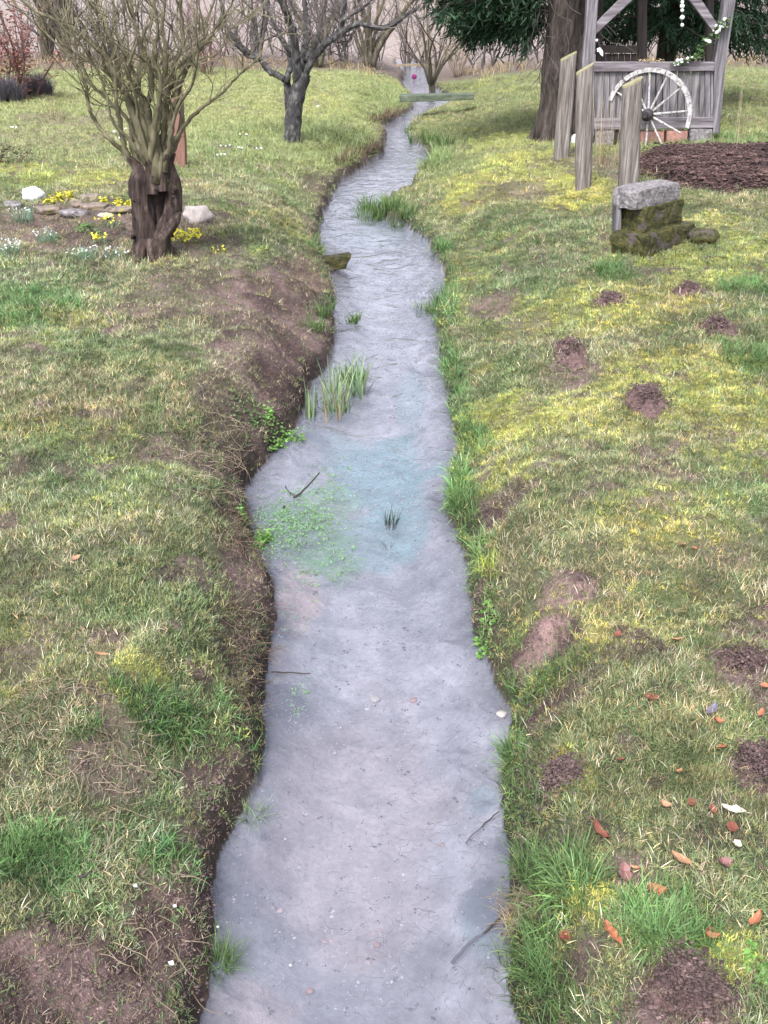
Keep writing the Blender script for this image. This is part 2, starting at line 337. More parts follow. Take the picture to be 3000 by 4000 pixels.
LUSH = S([(1650,860,120,45),(1700,1000,90,130),(1740,1260,80,120),(1800,1680,60,150),(1810,1480,80,120,.8),(1860,1920,110,60),(1860,2150,90,90,.8),(2130,3350,170,190),(2180,3850,180,160),(2600,3550,210,130),
          (1990,2620,60,160),(1990,3150,60,260,.9),(2400,1040,70,30),(2900,1130,120,40),(2950,1400,120,80,.7),(1220,1150,60,60,.8),(1250,1330,60,100,.8),(1230,1500,60,110,.8),(1100,1680,140,80,.8),
          (1080,1600,150,60,.7),(600,2700,230,90,.7),(100,3250,200,120,.8),(640,3120,130,120,.7),(80,1250,220,90,.7),(1000,560,260,90,.6),(1300,500,230,60,.8),(1500,350,150,60,.5),
          (2060,2450,60,60,.6),(2200,2500,120,50,.6),(900,2600,120,120,.5),(1000,2990,60,160,.7),(1000,3150,40,60,.8),(860,3700,60,160,.7),(1260,840,60,60),(1640,520,120,50),(2800,560,300,60,.7)])
C_soil = np.array((.070, .046, .042)); C_soil2 = np.array((.155, .105, .097))
C_green = np.array((.135, .190, .080)); C_straw = np.array((.43, .39, .25)); C_moss = np.array((.41, .42, .11)); C_lush = np.array((.105, .19, .060)); C_olive = np.array((.225, .235, .11))
def zones(x, y):
    x = np.asarray(x, float); y = np.asarray(y, float)
    d, left = stream_sd(x, y)
    soil = ev(x, y, SOIL, 40); moss = ev(x, y, MOSS, 50); lush = ev(x, y, LUSH, 60)
    face = sstep(.20, .05, d) * np.where(left, .75, .35) * (vnoise(x, y, 5, 3) * .8 + .5)
    soil = np.maximum(soil, np.clip(face, 0, 1))
    gaps = sstep(.56, .68, fbm(x, y, 7.5, 4, 72)); soil = np.clip(soil * (.55 + .9 * fbm(x, y, 9, 4, 73)) * 1.1, 0, 1); soil = np.maximum(soil, gaps * (.35 + .4 * sstep(.45, .6, fbm(x, y, 1.3, 3, 71))))
    moss = np.maximum(moss * (1 - soil * .8), sstep(.52, .7, fbm(x, y, 1.4, 5, 81)) * .5 * np.where(left, .5, 1.0) * (1 - soil))
    lush = lush * (1 - soil * .5)
    straw = sstep(.38, .66, fbm(x, y, 1.8, 5, 91))
    straw = np.where(left, straw * .9 + .1, straw * .6 + .1)
    farg = sstep(10, 16, y) * np.where(left, 1, .6)
    return d, left, soil, moss, lush, straw, farg
PINKS = S([(2110,2360,140,60),(2220,2260,90,45),(820,3330,90,50,.7),(760,3420,60,60,.6)])
BED = dict(
  teal=[splat(a, b, c, e, -.1) + (k,) for a, b, c, e, k in ((1500,1850,230,180,1),(1420,2080,260,140,.7),(1560,2080,120,120,.9),(1350,1750,130,80,.6),(1900,3650,110,140,.6),(1600,1560,60,120,.5),(1720,960,110,40,.35),(1880,3180,60,60,.5),(1480,920,200,40,.3))],
  green=[splat(a, b, c, e, -.05) + (k,) for a, b, c, e, k in ((1180,2040,170,130,1),(1050,2100,90,90,1),(1290,1930,140,90,.5),(1330,2180,100,80,.45))],
  pink=[splat(a, b, c, e, -.02) + (k,) for a, b, c, e, k in ((1170,2310,90,150,1),(1150,2180,60,60,.4),(1060,2560,60,60,.7),(1960,2790,40,40,.9),(1400,3100,400,500,.3),(1000,3900,200,120,.5))],
  dark=[splat(a, b, c, e, -.12) + (k,) for a, b, c, e, k in ((1110,2530,90,50,.9),(1120,2830,110,120,.9),(1090,3000,60,110,.9),(1160,2450,60,60,.6),(900,3300,60,80,.8),(1080,3340,60,50,.8),(930,3550,110,160,.6),(1080,3480,80,80,.4),(1900,3600,110,120,.7),(1960,3400,60,60,.7),(1230,1350,60,80,.7),(1680,2350,160,200,.25),(1020,3700,90,200,.3),(1250,1700,50,100,.4))])
def cover_rgb(x, y):
    d, left, soil, moss, lush, straw, farg = zones(x, y)
    e = lambda k: k[:, None]
    sv = fbm(x, y, 4, 4, 101)
    cs = C_soil + (C_soil2 - C_soil) * e(sstep(.35, .65, sv)); pk = e(ev(x, y, PINKS, 105)); cs = cs * (1 - pk) + np.array((.27, .175, .16)) * pk
    turf = (C_green * .45) * (1 - e(straw) * .7) + C_straw * .28 * e(straw) * .7  # turf, moss and lush colours darkened to paint occlusion between tufts
    turf = turf * (1 - e(moss)) + C_moss * .55 * e(moss)
    turf = turf * (1 - e(lush) * .7) + C_lush * .5 * e(lush) * .7
    turf = turf * (1 - e(farg) * .65) + np.array((.24, .27, .10)) * e(farg) * .65
    c = turf * (1 - e(soil)) + cs * e(soil)
    # beyond the garden: brown rough ground, then a pale fallow field
    rough_ = sstep(0, 2.5, y - (27.5 + .12 * x + 2.5 * (vnoise(x, y, .4, 8) - .5)))
    pale = np.array((.25, .205, .185)); brn = np.array((.12, .09, .075))
    fieldc = brn * (1 - e(sstep(30, 36, y))) + pale * e(sstep(30, 36, y)) * (.8 + .4 * e(fbm(x, y, .3, 4, 9)))
    c = c * (1 - e(rough_)) + fieldc * e(rough_)
    bed = np.array((.285, .268, .295))[None, :] * (.3 + .9 * e(fbm(x, y, 4, 5, 111)) + .5 * e(fbm(x, y, 17, 4, 113)))
    bed = bed * (.78 + .44 * e(fbm(x, y * .4, 1.5, 4, 112)))
    for k, col in (('teal', (.13, .25, .27)), ('dark', (.07, .07, .10)), ('pink', (.50, .36, .34)), ('green', (.14, .36, .12))):
        w = e(ev(x, y, BED[k], 120, .5)) * .9; bed = bed * (1 - w) + np.array(col) * w
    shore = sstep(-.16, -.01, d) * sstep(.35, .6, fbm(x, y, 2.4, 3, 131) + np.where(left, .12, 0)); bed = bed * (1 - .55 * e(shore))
    c = np.where(e(d) < -.0, bed, c)
    wet = e(sstep(.16, .0, d) * (d > 0)); c = c * (1 - .62 * wet)  # damp edge, darkened further to paint shade under the bank overhang
    return c

# ------------------------------------------------------------------ the ground: one sheet to the horizon, stream bed included
ys = np.concatenate([np.arange(-4, .7, .12), .7 * np.exp(np.linspace(0, math.log(45 / .7), 880)), np.geomspace(46, 900, 60)])
us = np.concatenate([-1 - np.geomspace(.02, 3.0, 16)[::-1], np.linspace(-1, 1, 430), 1 + np.geomspace(.02, 3.0, 16)])
hw = .52 * np.maximum(ys, .7) + .75
X = us[None, :] * hw[:, None]; Yg = np.repeat(ys[:, None], len(us), 1)
xf, yf = X.ravel(), Yg.ravel()
zf = height(xf, yf)
nr, nc = X.shape
me = bpy.data.meshes.new('ground')
idx = np.arange(nr * nc).reshape(nr, nc)
faces = np.stack([idx[:-1, :-1], idx[:-1, 1:], idx[1:, 1:], idx[1:, :-1]], -1).reshape(-1, 4)
me.vertices.add(nr * nc); me.vertices.foreach_set('co', np.stack([xf, yf, zf], 1).astype(np.float32).ravel())
me.loops.add(len(faces) * 4); me.loops.foreach_set('vertex_index', faces.ravel().astype(np.int32))
me.polygons.add(len(faces)); me.polygons.foreach_set('loop_start', np.arange(0, len(faces) * 4, 4, dtype=np.int32))
me.polygons.foreach_set('loop_total', np.full(len(faces), 4, dtype=np.int32)); me.polygons.foreach_set('use_smooth', np.ones(len(faces), bool))
me.update(); me.validate()
ca = me.color_attributes.new('cover', 'FLOAT_COLOR', 'POINT')
rgb = cover_rgb(xf, yf); sdw = stream_sd(xf, yf)[0]; ca.data.foreach_set('color', np.concatenate([rgb, (.5 + .5 * sstep(-.03, .01, sdw))[:, None]], 1).astype(np.float32).ravel())
me.materials.append(M['ground'])
ground = bpy.data.objects.new('ground', me); COL.objects.link(ground); tag(ground, kind='structure')
ground['label'] = 'patchy lawn, bare soil and stream bed of the garden'
# water sheet
me = bpy.data.meshes.new('stream_water')
me.from_pydata([(-2.5, -4, 0), (2.5, -4, 0), (4, 46, 0), (-4, 46, 0)], [], [(0, 1, 2, 3)]); me.materials.append(M['water'])
water = bpy.data.objects.new('stream_water', me); COL.objects.link(water); tag(water, 'pale shallow stream winding through the garden', kind='structure')
WORLD_OF['ground'] = Vector((0, 0, 0))
ZG = zf.reshape(nr, nc)
def hz(x, y):                      # quick height from the finished sheet
    r = int(np.searchsorted(ys, y)) - 1; r = min(max(r, 0), nr - 2); fy = min(max((y - ys[r]) / (ys[r + 1] - ys[r]), 0), 1)
    u = x / (.52 * max(y, .7) + .75); c = int(np.searchsorted(us, u)) - 1; c = min(max(c, 0), nc - 2); fx = min(max((u - us[c]) / (us[c + 1] - us[c]), 0), 1)
    return float((ZG[r, c] * (1 - fx) + ZG[r, c + 1] * fx) * (1 - fy) + (ZG[r + 1, c] * (1 - fx) + ZG[r + 1, c + 1] * fx) * fy)

# ------------------------------------------------------------------ ground cover: tufts of real blades, placed as instances
def blade_mesh(name, n, h, w, spread, lean, seed, shade=(.6, 1.25), curl=1.0, segs=3):
    r = random.Random(seed); v = []; f = []; sh = []
    for i in range(n):
        a = r.uniform(0, 6.283); br = spread * math.sqrt(r.random()); bx, by = br * math.cos(a), br * math.sin(a)
        dr = a + r.uniform(-1, 1) if r.random() < .6 else r.uniform(0, 6.283)
        ln = abs(r.gauss(lean, lean * .5)); hh = h * r.uniform(.5, 1.15); ww = w * r.uniform(.6, 1.2)
        dx, dy = math.cos(dr), math.sin(dr); tw = r.uniform(-.8, .8); sx, sy = math.cos(dr + 1.57 + tw), math.sin(dr + 1.57 + tw)
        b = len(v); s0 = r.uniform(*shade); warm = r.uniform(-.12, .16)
        px, pz = 0, 0
        for k in range(segs + 1):
            t = k / segs
            ang = ln * (.25 + curl * 1.1 * t)
            if k: px += hh / segs * math.sin(ang); pz += hh / segs * math.cos(ang)
            wk = ww * .5 * (1 - t * .92) if k else ww * .35
            cx, cy = bx + dx * px, by + dy * px
            v.append((cx - sx * wk, cy - sy * wk, pz - .004)); v.append((cx + sx * wk, cy + sy * wk, pz - .004))
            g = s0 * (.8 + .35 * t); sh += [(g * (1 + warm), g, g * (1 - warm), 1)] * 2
        for k in range(segs): f.append((b + 2 * k, b + 2 * k + 1, b + 2 * k + 3, b + 2 * k + 2))
    return v, f, sh
def crumb_mesh(n, size, spread, seed, flatk=.6):
    r = random.Random(seed); v = []; f = []; sh = []
    for i in range(n):
        s = size * r.uniform(.4, 1.4); c = (r.uniform(-spread, spread), r.uniform(-spread, spread), s * .2)
        b = len(v); g = r.uniform(.6, 1.35)
        for d in ((1, 0, 0), (0, 1, 0), (-1, 0, 0), (0, -1, 0), (.2, .1, 1), (0, 0, -.6)):
            v.append((c[0] + d[0] * s * r.uniform(.6, 1.2), c[1] + d[1] * s * r.uniform(.6, 1.2), c[2] + d[2] * s * flatk * r.uniform(.7, 1.2))); sh.append((g, g * r.uniform(.92, 1.05), g, 1))
        for k in range(4): f.append((b + k, b + (k + 1) % 4, b + 4)); f.append((b + (k + 1) % 4, b + k, b + 5))
    return v, f, sh
def leaflet_mesh(n, size, spread, hgt, seed):
    r = random.Random(seed); v = []; f = []; sh = []
    for i in range(n):
        a = r.uniform(0, 6.283); rr = spread * math.sqrt(r.random()); c = Vector((rr * math.cos(a), rr * math.sin(a), r.uniform(.1, 1) * hgt * (1 - .5 * rr / spread)))
        E = Euler((r.uniform(-.6, .6), r.uniform(-.6, .6), r.uniform(0, 6.283))).to_matrix(); s = size * r.uniform(.6, 1.3)
        b = len(v); g = r.uniform(.65, 1.3)
        for q in ((0, -.5, 0), (.36, -.1, .08), (.25, .35, .05), (0, .55, 0), (-.25, .35, .05), (-.36, -.1, .08)):
            v.append(tuple(c + E @ (Vector(q) * s))); sh.append((g, g, g, 1))
        f.append(tuple(range(b, b + 6)))
    return v, f, sh
def src(name, data, mat):
    v, f, sh = data; m = bpy.data.meshes.new(name); m.from_pydata(v, [], f)
    c = m.color_attributes.new('shade', 'FLOAT_COLOR', 'POINT'); c.data.foreach_set('color', np.array(sh, np.float32).ravel())
    m.materials.append(mat); return bpy.data.objects.new(name, m)
def make_collection(name, objs):
    c = bpy.data.collections.new(name)
    for i, o in enumerate(objs): o.name = '%s_%02d' % (name, i); c.objects.link(o)
    return c
def scatter(name, label, coll, pts, rot, scale, idx, tint):
    me = bpy.data.meshes.new(name); n = len(pts)
    me.vertices.add(n); me.vertices.foreach_set('co', pts.astype(np.float32).ravel())
    for nm, ty, dat, key in (('rot', 'FLOAT_VECTOR', rot, 'vector'), ('sc', 'FLOAT', scale, 'value'), ('pick', 'INT', idx, 'value'), ('tint', 'FLOAT_COLOR', tint, 'color')):
        at = me.attributes.new(nm, ty, 'POINT')
        at.data.foreach_set(key, (dat.astype(np.int32) if ty == 'INT' else dat.astype(np.float32)).ravel())
    ob = bpy.data.objects.new(name, me); COL.objects.link(ob); tag(ob, label, kind='stuff')
    ng = bpy.data.node_groups.new(name, 'GeometryNodeTree')
    ng.interface.new_socket('Geometry', in_out='INPUT', socket_type='NodeSocketGeometry'); ng.interface.new_socket('Geometry', in_out='OUTPUT', socket_type='NodeSocketGeometry')
    gi = ng.nodes.new('NodeGroupInput'); go = ng.nodes.new('NodeGroupOutput'); ip = ng.nodes.new('GeometryNodeInstanceOnPoints')
    ci = ng.nodes.new('GeometryNodeCollectionInfo'); ci.inputs['Collection'].default_value = coll; ci.inputs['Separate Children'].default_value = True; ci.inputs['Reset Children'].default_value = True
    ip.inputs['Pick Instance'].default_value = True
    def na(nm, ty):
        k = ng.nodes.new('GeometryNodeInputNamedAttribute'); k.data_type = ty; k.inputs['Name'].default_value = nm; return k.outputs['Attribute']
    l = ng.links.new
    l(gi.outputs[0], ip.inputs['Points']); l(ci.outputs[0], ip.inputs['Instance']); l(na('rot', 'FLOAT_VECTOR'), ip.inputs['Rotation'])
    l(na('sc', 'FLOAT'), ip.inputs['Scale']); l(na('pick', 'INT'), ip.inputs['Instance Index']); l(ip.outputs[0], go.inputs[0])
    md = ob.modifiers.new('scatter', 'NODES'); md.node_group = ng
    return ob
def fan_points(dens_fn, y0, y1, n):
    """n candidates, uniform over the fan of ground in view, thinned by dens_fn"""
    y = np.sqrt(rng.uniform(0, 1, n) * ((y1 + 1.4) ** 2 - (y0 + 1.4) ** 2) + (y0 + 1.4) ** 2) - 1.4
    x = rng.uniform(-1, 1, n) * (.44 * y + .62)
    return x, y
# lawn variants: 0-2 green, 3-4 straw, 5 long lush, 6-7 moss
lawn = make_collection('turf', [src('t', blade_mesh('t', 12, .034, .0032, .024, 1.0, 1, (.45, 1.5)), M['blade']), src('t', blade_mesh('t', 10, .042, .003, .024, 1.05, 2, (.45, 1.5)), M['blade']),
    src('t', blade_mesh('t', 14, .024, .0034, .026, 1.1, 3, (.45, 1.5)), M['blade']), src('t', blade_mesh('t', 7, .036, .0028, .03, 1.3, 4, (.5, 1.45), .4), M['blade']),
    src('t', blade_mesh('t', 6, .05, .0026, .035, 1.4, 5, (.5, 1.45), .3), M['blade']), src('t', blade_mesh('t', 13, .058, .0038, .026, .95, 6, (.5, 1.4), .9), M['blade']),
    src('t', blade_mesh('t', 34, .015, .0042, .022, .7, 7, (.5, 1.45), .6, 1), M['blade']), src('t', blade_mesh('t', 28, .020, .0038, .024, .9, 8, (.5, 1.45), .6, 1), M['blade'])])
bands = [(.75, 3.2, 7500, .95), (3.2, 6.5, 4600, 1.0), (6.5, 12, 1900, 1.25), (12, 28.5, 300, 2.0)]
PT = []; RO = []; SC = []; IX = []; TI = []
CPT = []; CRO = []; CSC = []; CIX = []; CTI = []
for y0, y1, dens, sc in bands:
    area = (.44 * (y0 + y1) + 1.24) * (y1 - y0); n = int(area * dens)
    x, y = fan_points(None, y0, y1, n)
    d, left, soil, moss, lush, straw, farg = zones(x, y)
    r = rng.uniform(0, 1, n)
    keep = (d > .015) & (r < (1 - np.where(left, .92, .86) * soil ** np.where(left, .75, .9))) & (y < 27.5 + .12 * x + 2.5 * (vnoise(x, y, .4, 8) - .5))
    xs, ysel = x[keep], y[keep]; d, left, soil, moss, lush, straw, farg = [k[keep] for k in (d, left, soil, moss, lush, straw, farg)]
    m = len(xs); z = height(xs, ysel)
    r = rng.uniform(0, 1, m); r2 = rng.uniform(0, 1, m)
    ix = rng.integers(0, 3, m)
    fine = fbm(xs, ysel, 14, 3, 140); ol = rng.uniform(0, 1, m) < .48 + (fbm(xs, ysel, 8, 3, 141) - .5) * 1.2; ix = np.where(ol, rng.integers(6, 8, m), ix)
    st = r < straw * .35 + np.where(left, .09, .04) + (fine - .5) * .7; ix = np.where(st, rng.integers(3, 5, m), ix)
    mo = r2 < moss * .8; ix = np.where(mo, rng.integers(6, 8, m), ix)
    edge = (d < .10) & (ysel < 14); lu = r2 > 1 - np.maximum(lush * .75, np.where(edge, np.where(left, .16, .38), 0)); ix = np.where(lu, 5, ix)
    t = np.tile(C_green, (m, 1)); t[ol] = C_olive; t[st] = C_straw; t[mo] = C_moss; t[lu] = C_lush
    br = (.25 + 1.35 * fbm(xs, ysel, 6.5, 4, 150))[:, None]
    t = t * br * rng.uniform(.6, 1.45, (m, 1)) * rng.uniform(.9, 1.1, (m, 3))
    yel = fbm(xs, ysel, 1.1, 3, 160)[:, None]; t = t * (1 - .0 * yel); t[:, 0] *= (.80 + .42 * yel[:, 0])
    fr_ = farg[:, None] * .6; t = t * (1 - fr_) + np.array((.33, .36, .15)) * rng.uniform(.65, 1.35, (m, 1)) * fr_
    s = sc * rng.uniform(.65, 1.25, m) * (1 + .5 * lush * (d < .35)) * (.8 + .5 * fbm(xs, ysel, 2.3, 3, 170))
    s = np.where(soil > .4, s * .8, s)
    ro = np.stack([rng.normal(0, .3, m), rng.normal(0, .22, m), rng.uniform(0, 6.283, m)], 1)
    # at the water's edge the long blades hang over
    PT.append(np.stack([xs, ysel, z], 1)); RO.append(ro); SC.append(s); IX.append(ix); TI.append(t)
    # withered bits lying on the bare soil
    nL = int(area * dens * (.35 if y1 < 10 else .3)); x, y = fan_points(None, y0, y1, nL); d, left, soil, *_ = zones(x, y)
    k = (d > .02) & (rng.uniform(0, 1, nL) < soil * 1.1) & (y < 27); x, y = x[k], y[k]; m = len(x)
    PT.append(np.stack([x, y, height(x, y)], 1)); RO.append(np.stack([rng.normal(0, .3, m), rng.normal(0, .3, m), rng.uniform(0, 6.28, m)], 1)); SC.append(sc * rng.uniform(.4, .95, m)); IX.append(rng.integers(3, 5, m))
    TI.append(np.where(rng.uniform(0, 1, (m, 1)) < .6, np.array((.13, .09, .07)), np.array((.34, .28, .20))) * rng.uniform(.5, 1.3, (m, 1)))
    # soil crumbs
    nC = int(area * dens * (.5 if y1 < 10 else .18)); x, y = fan_points(None, y0, y1, nC); d, left, soil, *_ = zones(x, y)
    k = (d > .02) & (rng.uniform(0, 1, nC) < soil * 1.0); x, y = x[k], y[k]; m = len(x)
    CPT.append(np.stack([x, y, height(x, y)], 1)); CRO.append(np.stack([np.zeros(m), np.zeros(m), rng.uniform(0, 6.28, m)], 1))
    CSC.append(sc * rng.uniform(.5, 1.3, m)); CIX.append(rng.integers(0, 3, m))
    sv = sstep(.35, .65, fbm(x, y, 4, 4, 101))[:, None]; CTI.append((C_soil + (C_soil2 - C_soil) * sv) * rng.uniform(.7, 1.25, (m, 1)))
def rgba(t): return np.concatenate([np.clip(t, 0, 1), np.ones((len(t), 1))], 1)
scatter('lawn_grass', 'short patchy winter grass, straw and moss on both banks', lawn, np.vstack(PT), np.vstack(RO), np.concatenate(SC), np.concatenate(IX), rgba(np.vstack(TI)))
crumbs = make_collection('crumbs', [src('c', crumb_mesh(12, .0030, .03, 1), M['crumb']), src('c', crumb_mesh(9, .0046, .03, 2), M['crumb']), src('c', crumb_mesh(14, .0022, .03, 3), M['crumb'])])
scatter('soil_crumbs', 'crumbs of brown soil on the bare patches', crumbs, np.vstack(CPT), np.vstack(CRO), np.concatenate(CSC), np.concatenate(CIX), rgba(np.vstack(CTI)))

# ================================================================== THINGS
def depth(p): return p[1] * cp + (CAM_Z - p[2]) * sp_
def mpp(p): return depth(p) / FPX                      # metres per photograph pixel at p
def veg_mat(name, col, trans=.2, rough=.6):
    m, nt, b, out = new_mat(name); L = nt.links.new
    v = nt.nodes.new('ShaderNodeAttribute'); v.attribute_name = 'shade'
    mx = nt.nodes.new('ShaderNodeMix'); mx.data_type = 'RGBA'; mx.blend_type = 'MULTIPLY'; mx.inputs[0].default_value = 1
    mx.inputs[6].default_value = c4(col); L(v.outputs['Color'], mx.inputs[7]); L(mx.outputs[2], b.inputs['Base Color']); b.inputs['Roughness'].default_value = rough
    b.inputs['Specular IOR Level'].default_value = .3
    if trans:
        t = nt.nodes.new('ShaderNodeBsdfTranslucent'); ms = nt.nodes.new('ShaderNodeMixShader'); ms.inputs[0].default_value = trans
        L(mx.outputs[2], t.inputs[0]); L(b.outputs[0], ms.inputs[1]); L(t.outputs[0], ms.inputs[2]); L(ms.outputs[0], out.inputs[0])
    return m
V = {k: veg_mat(k, c) for k, c in {'sedge green': (.10, .17, .055), 'iris green': (.19, .27, .14), 'cress green': (.15, .29, .07), 'weed green': (.17, .30, .14), 'dry stems': (.36, .29, .17), 'brown stems': (.17, .10, .07),
     'red leaves': (.22, .09, .065), 'grey lavender': (.12, .11, .135), 'snowdrop leaves': (.13, .24, .15), 'yellow moss cushion': (.52, .48, .05), 'sunken weed': (.03, .06, .03), 'lush grass': (.10, .175, .060),
     'spruce': (.025, .055, .03), 'bank roots': (.15, .105, .075), 'yellow leaves': (.34, .40, .08), 'dark leaves': (.05, .05, .025), 'rose leaves': (.10,.15,.06)}.items()}
class VB:
    """foliage buffer with a per-vertex shade"""
    def __init__(s): s.v = []; s.f = []; s.c = []
    def add(s, data, at=(0, 0, 0), k=1.0, rz=0.0):
        v, f, c = data; b = len(s.v); cr, sr = math.cos(rz), math.sin(rz)
        s.v += [(at[0] + k * (p[0] * cr - p[1] * sr), at[1] + k * (p[0] * sr + p[1] * cr), at[2] + k * p[2]) for p in v]
        s.f += [tuple(b + i for i in q) for q in f]; s.c += c
    def build(s, name, mat, parent=None, origin=None):
        o_ = Vector(origin) if origin is not None else WORLD_OF[parent.name]
        me = bpy.data.meshes.new(name); me.from_pydata([(p[0] - o_[0], p[1] - o_[1], p[2] - o_[2]) for p in s.v], [], s.f)
        c = me.color_attributes.new('shade', 'FLOAT_COLOR', 'POINT'); c.data.foreach_set('color', np.array(s.c, np.float32).ravel())
        me.materials.append(mat); ob = bpy.data.objects.new(name, me); COL.objects.link(ob)
        if parent is not None: ob.parent = parent
        else: ob.location = o_
        WORLD_OF[ob.name] = o_; return ob
def smooth_path(pts, sub=5, jit=0.0, rnd=random):
    P_ = [Vector(p) for p in pts]; P_ = [2 * P_[0] - P_[1]] + P_ + [2 * P_[-1] - P_[-2]]; out = []
    for i in range(1, len(P_) - 2):
        for k in range(sub):
            t = k / sub; a, b, c, d = P_[i - 1:i + 3]
            q = .5 * ((2 * b) + (c - a) * t + (2 * a - 5 * b + 4 * c - d) * t * t + (3 * b - a - 3 * c + d) * t ** 3)
            if jit: q = q + Vector((rnd.gauss(0, jit), rnd.gauss(0, jit), rnd.gauss(0, jit * .5)))
            out.append(q)
    out.append(P_[-2]); return out
def wander(start, dirn, length, n, curl, up=0.0, rnd=random):
    p = Vector(start); d = Vector(dirn).normalized(); out = [p.copy()]; k = Vector((rnd.gauss(0, 1), rnd.gauss(0, 1), rnd.gauss(0, .6)))
    for i in range(n):
        k = (k * .6 + Vector((rnd.gauss(0, 1), rnd.gauss(0, 1), rnd.gauss(0, .6))) * .8)
        d = (d + k * curl + Vector((0, 0, up))).normalized(); p = p + d * (length / n); out.append(p.copy())
    return out
def taper(n, a, b, pw=1.0): return [a + (b - a) * (i / max(1, n - 1)) ** pw for i in range(n)]
def twig_spray(mb, path, count, length, r, curl, up=.12, depth_=1, rnd=random, t0=.25, spread=.8, vmax=99):
    for _ in range(count):
        i = int(rnd.uniform(t0, .999) * (len(path) - 1)); a = path[i]; t = (path[min(i + 1, len(path) - 1)] - path[max(0, i - 1)]).normalized()
        if a.z > vmax: continue
        dd = (t + Vector((rnd.gauss(0, spread), rnd.gauss(0, spread), rnd.gauss(.1, spread * .5)))).normalized()
        L_ = length * rnd.uniform(.5, 1.3); n = 8 if depth_ else 5; w = wander(a, dd, L_, n, curl, up, rnd)
        mb.tube(w, taper(len(w), r, r * .35), 3, cap=False)
        if depth_: twig_spray(mb, w, 3, length * .5, r * .6, curl, up, depth_ - 1, rnd, .2, spread, vmax)

# ---- corkscrew willow pollard on the left bank
wb = G(595, 985); wy = wb.y
willow = thing('willow_tree', 'gnarled pollarded willow with a short dark trunk and twisting olive shoots on the left bank', 'tree', wb)
mb = MB()
base = wb + Vector((0, 0, -.08))
def qd(px, py, dy=0.0): return Q(px, py, wy + dy)
def bark_tube(mb, pts, rad, seed, n=30, amp=.16, fy=5.0):
    from mathutils import noise
    sm = smooth_path(pts, 9); m = len(sm); rr = np.interp(np.linspace(0, 1, m), np.linspace(0, 1, len(rad)), rad); b0 = len(mb.v); o = Vector((seed * 7.1, 3.3, seed))
    for i, p in enumerate(sm):
        for k in range(n):
            an = 6.28318 * k / n; c = Vector((math.cos(an), math.sin(an), 0)); q = Vector((c.x * 2.2, c.y * 2.2, p.z * fy)) + o
            w = 1 + amp * (noise.noise(q * .8) * 1.3 - abs(noise.noise(Vector((c.x * 7, c.y * 7, p.z * 7)) + o)) * 1.6 + .25) + amp * .4 * noise.noise(q * 4)
            mb.v.append(tuple(p + c * float(rr[i]) * w))
    for i in range(m - 1):
        for k in range(n): j = (k + 1) % n; mb.f.append((b0 + i * n + k, b0 + i * n + j, b0 + (i + 1) * n + j, b0 + (i + 1) * n + k))
    mb.f.append(tuple(b0 + (m - 1) * n + k for k in range(n)))
bark_tube(mb, [base + Vector((-.03, 0, -.05)), qd(572, 930), qd(562, 850), qd(548, 770), qd(545, 700), qd(552, 640)], [.15, .095, .085, .085, .085, .04], 1)
bark_tube(mb, [base + Vector((.02, .02, -.05)), qd(620, 930, .03), qd(665, 850, .05), qd(682, 770, .05), qd(672, 700, .04), qd(660, 630, .02)], [.13, .095, .075, .068, .06, .03], 2)
bark_tube(mb, [base + Vector((0, .05, -.05)), qd(600, 880, .10), qd(608, 800, .11), qd(610, 730, .08), qd(612, 640, .05)], [.13, .10, .085, .08, .04], 3)
bark_tube(mb, [base + Vector((.03, -.06, -.05)), qd(625, 950, -.07), qd(672, 880, -.04), qd(695, 830, 0)], [.11, .075, .055, .03], 4)
for k in range(30):    # small burrs
    mb.blob(qd(random.choice((random.uniform(515, 580), random.uniform(640, 700))), random.uniform(660, 930), random.uniform(-.1, .1)), [random.uniform(.012, .028)] * 3, 1, .4, k)
for k in range(9):
    a = k * .7; mb.tube([base + Vector((math.cos(a) * .08, math.sin(a) * .08, .2)), base + Vector((math.cos(a) * .15, math.sin(a) * .13, .07)), base + Vector((math.cos(a) * .22, math.sin(a) * .2, .03))], [.05, .04, .015], 7, jit=.1)
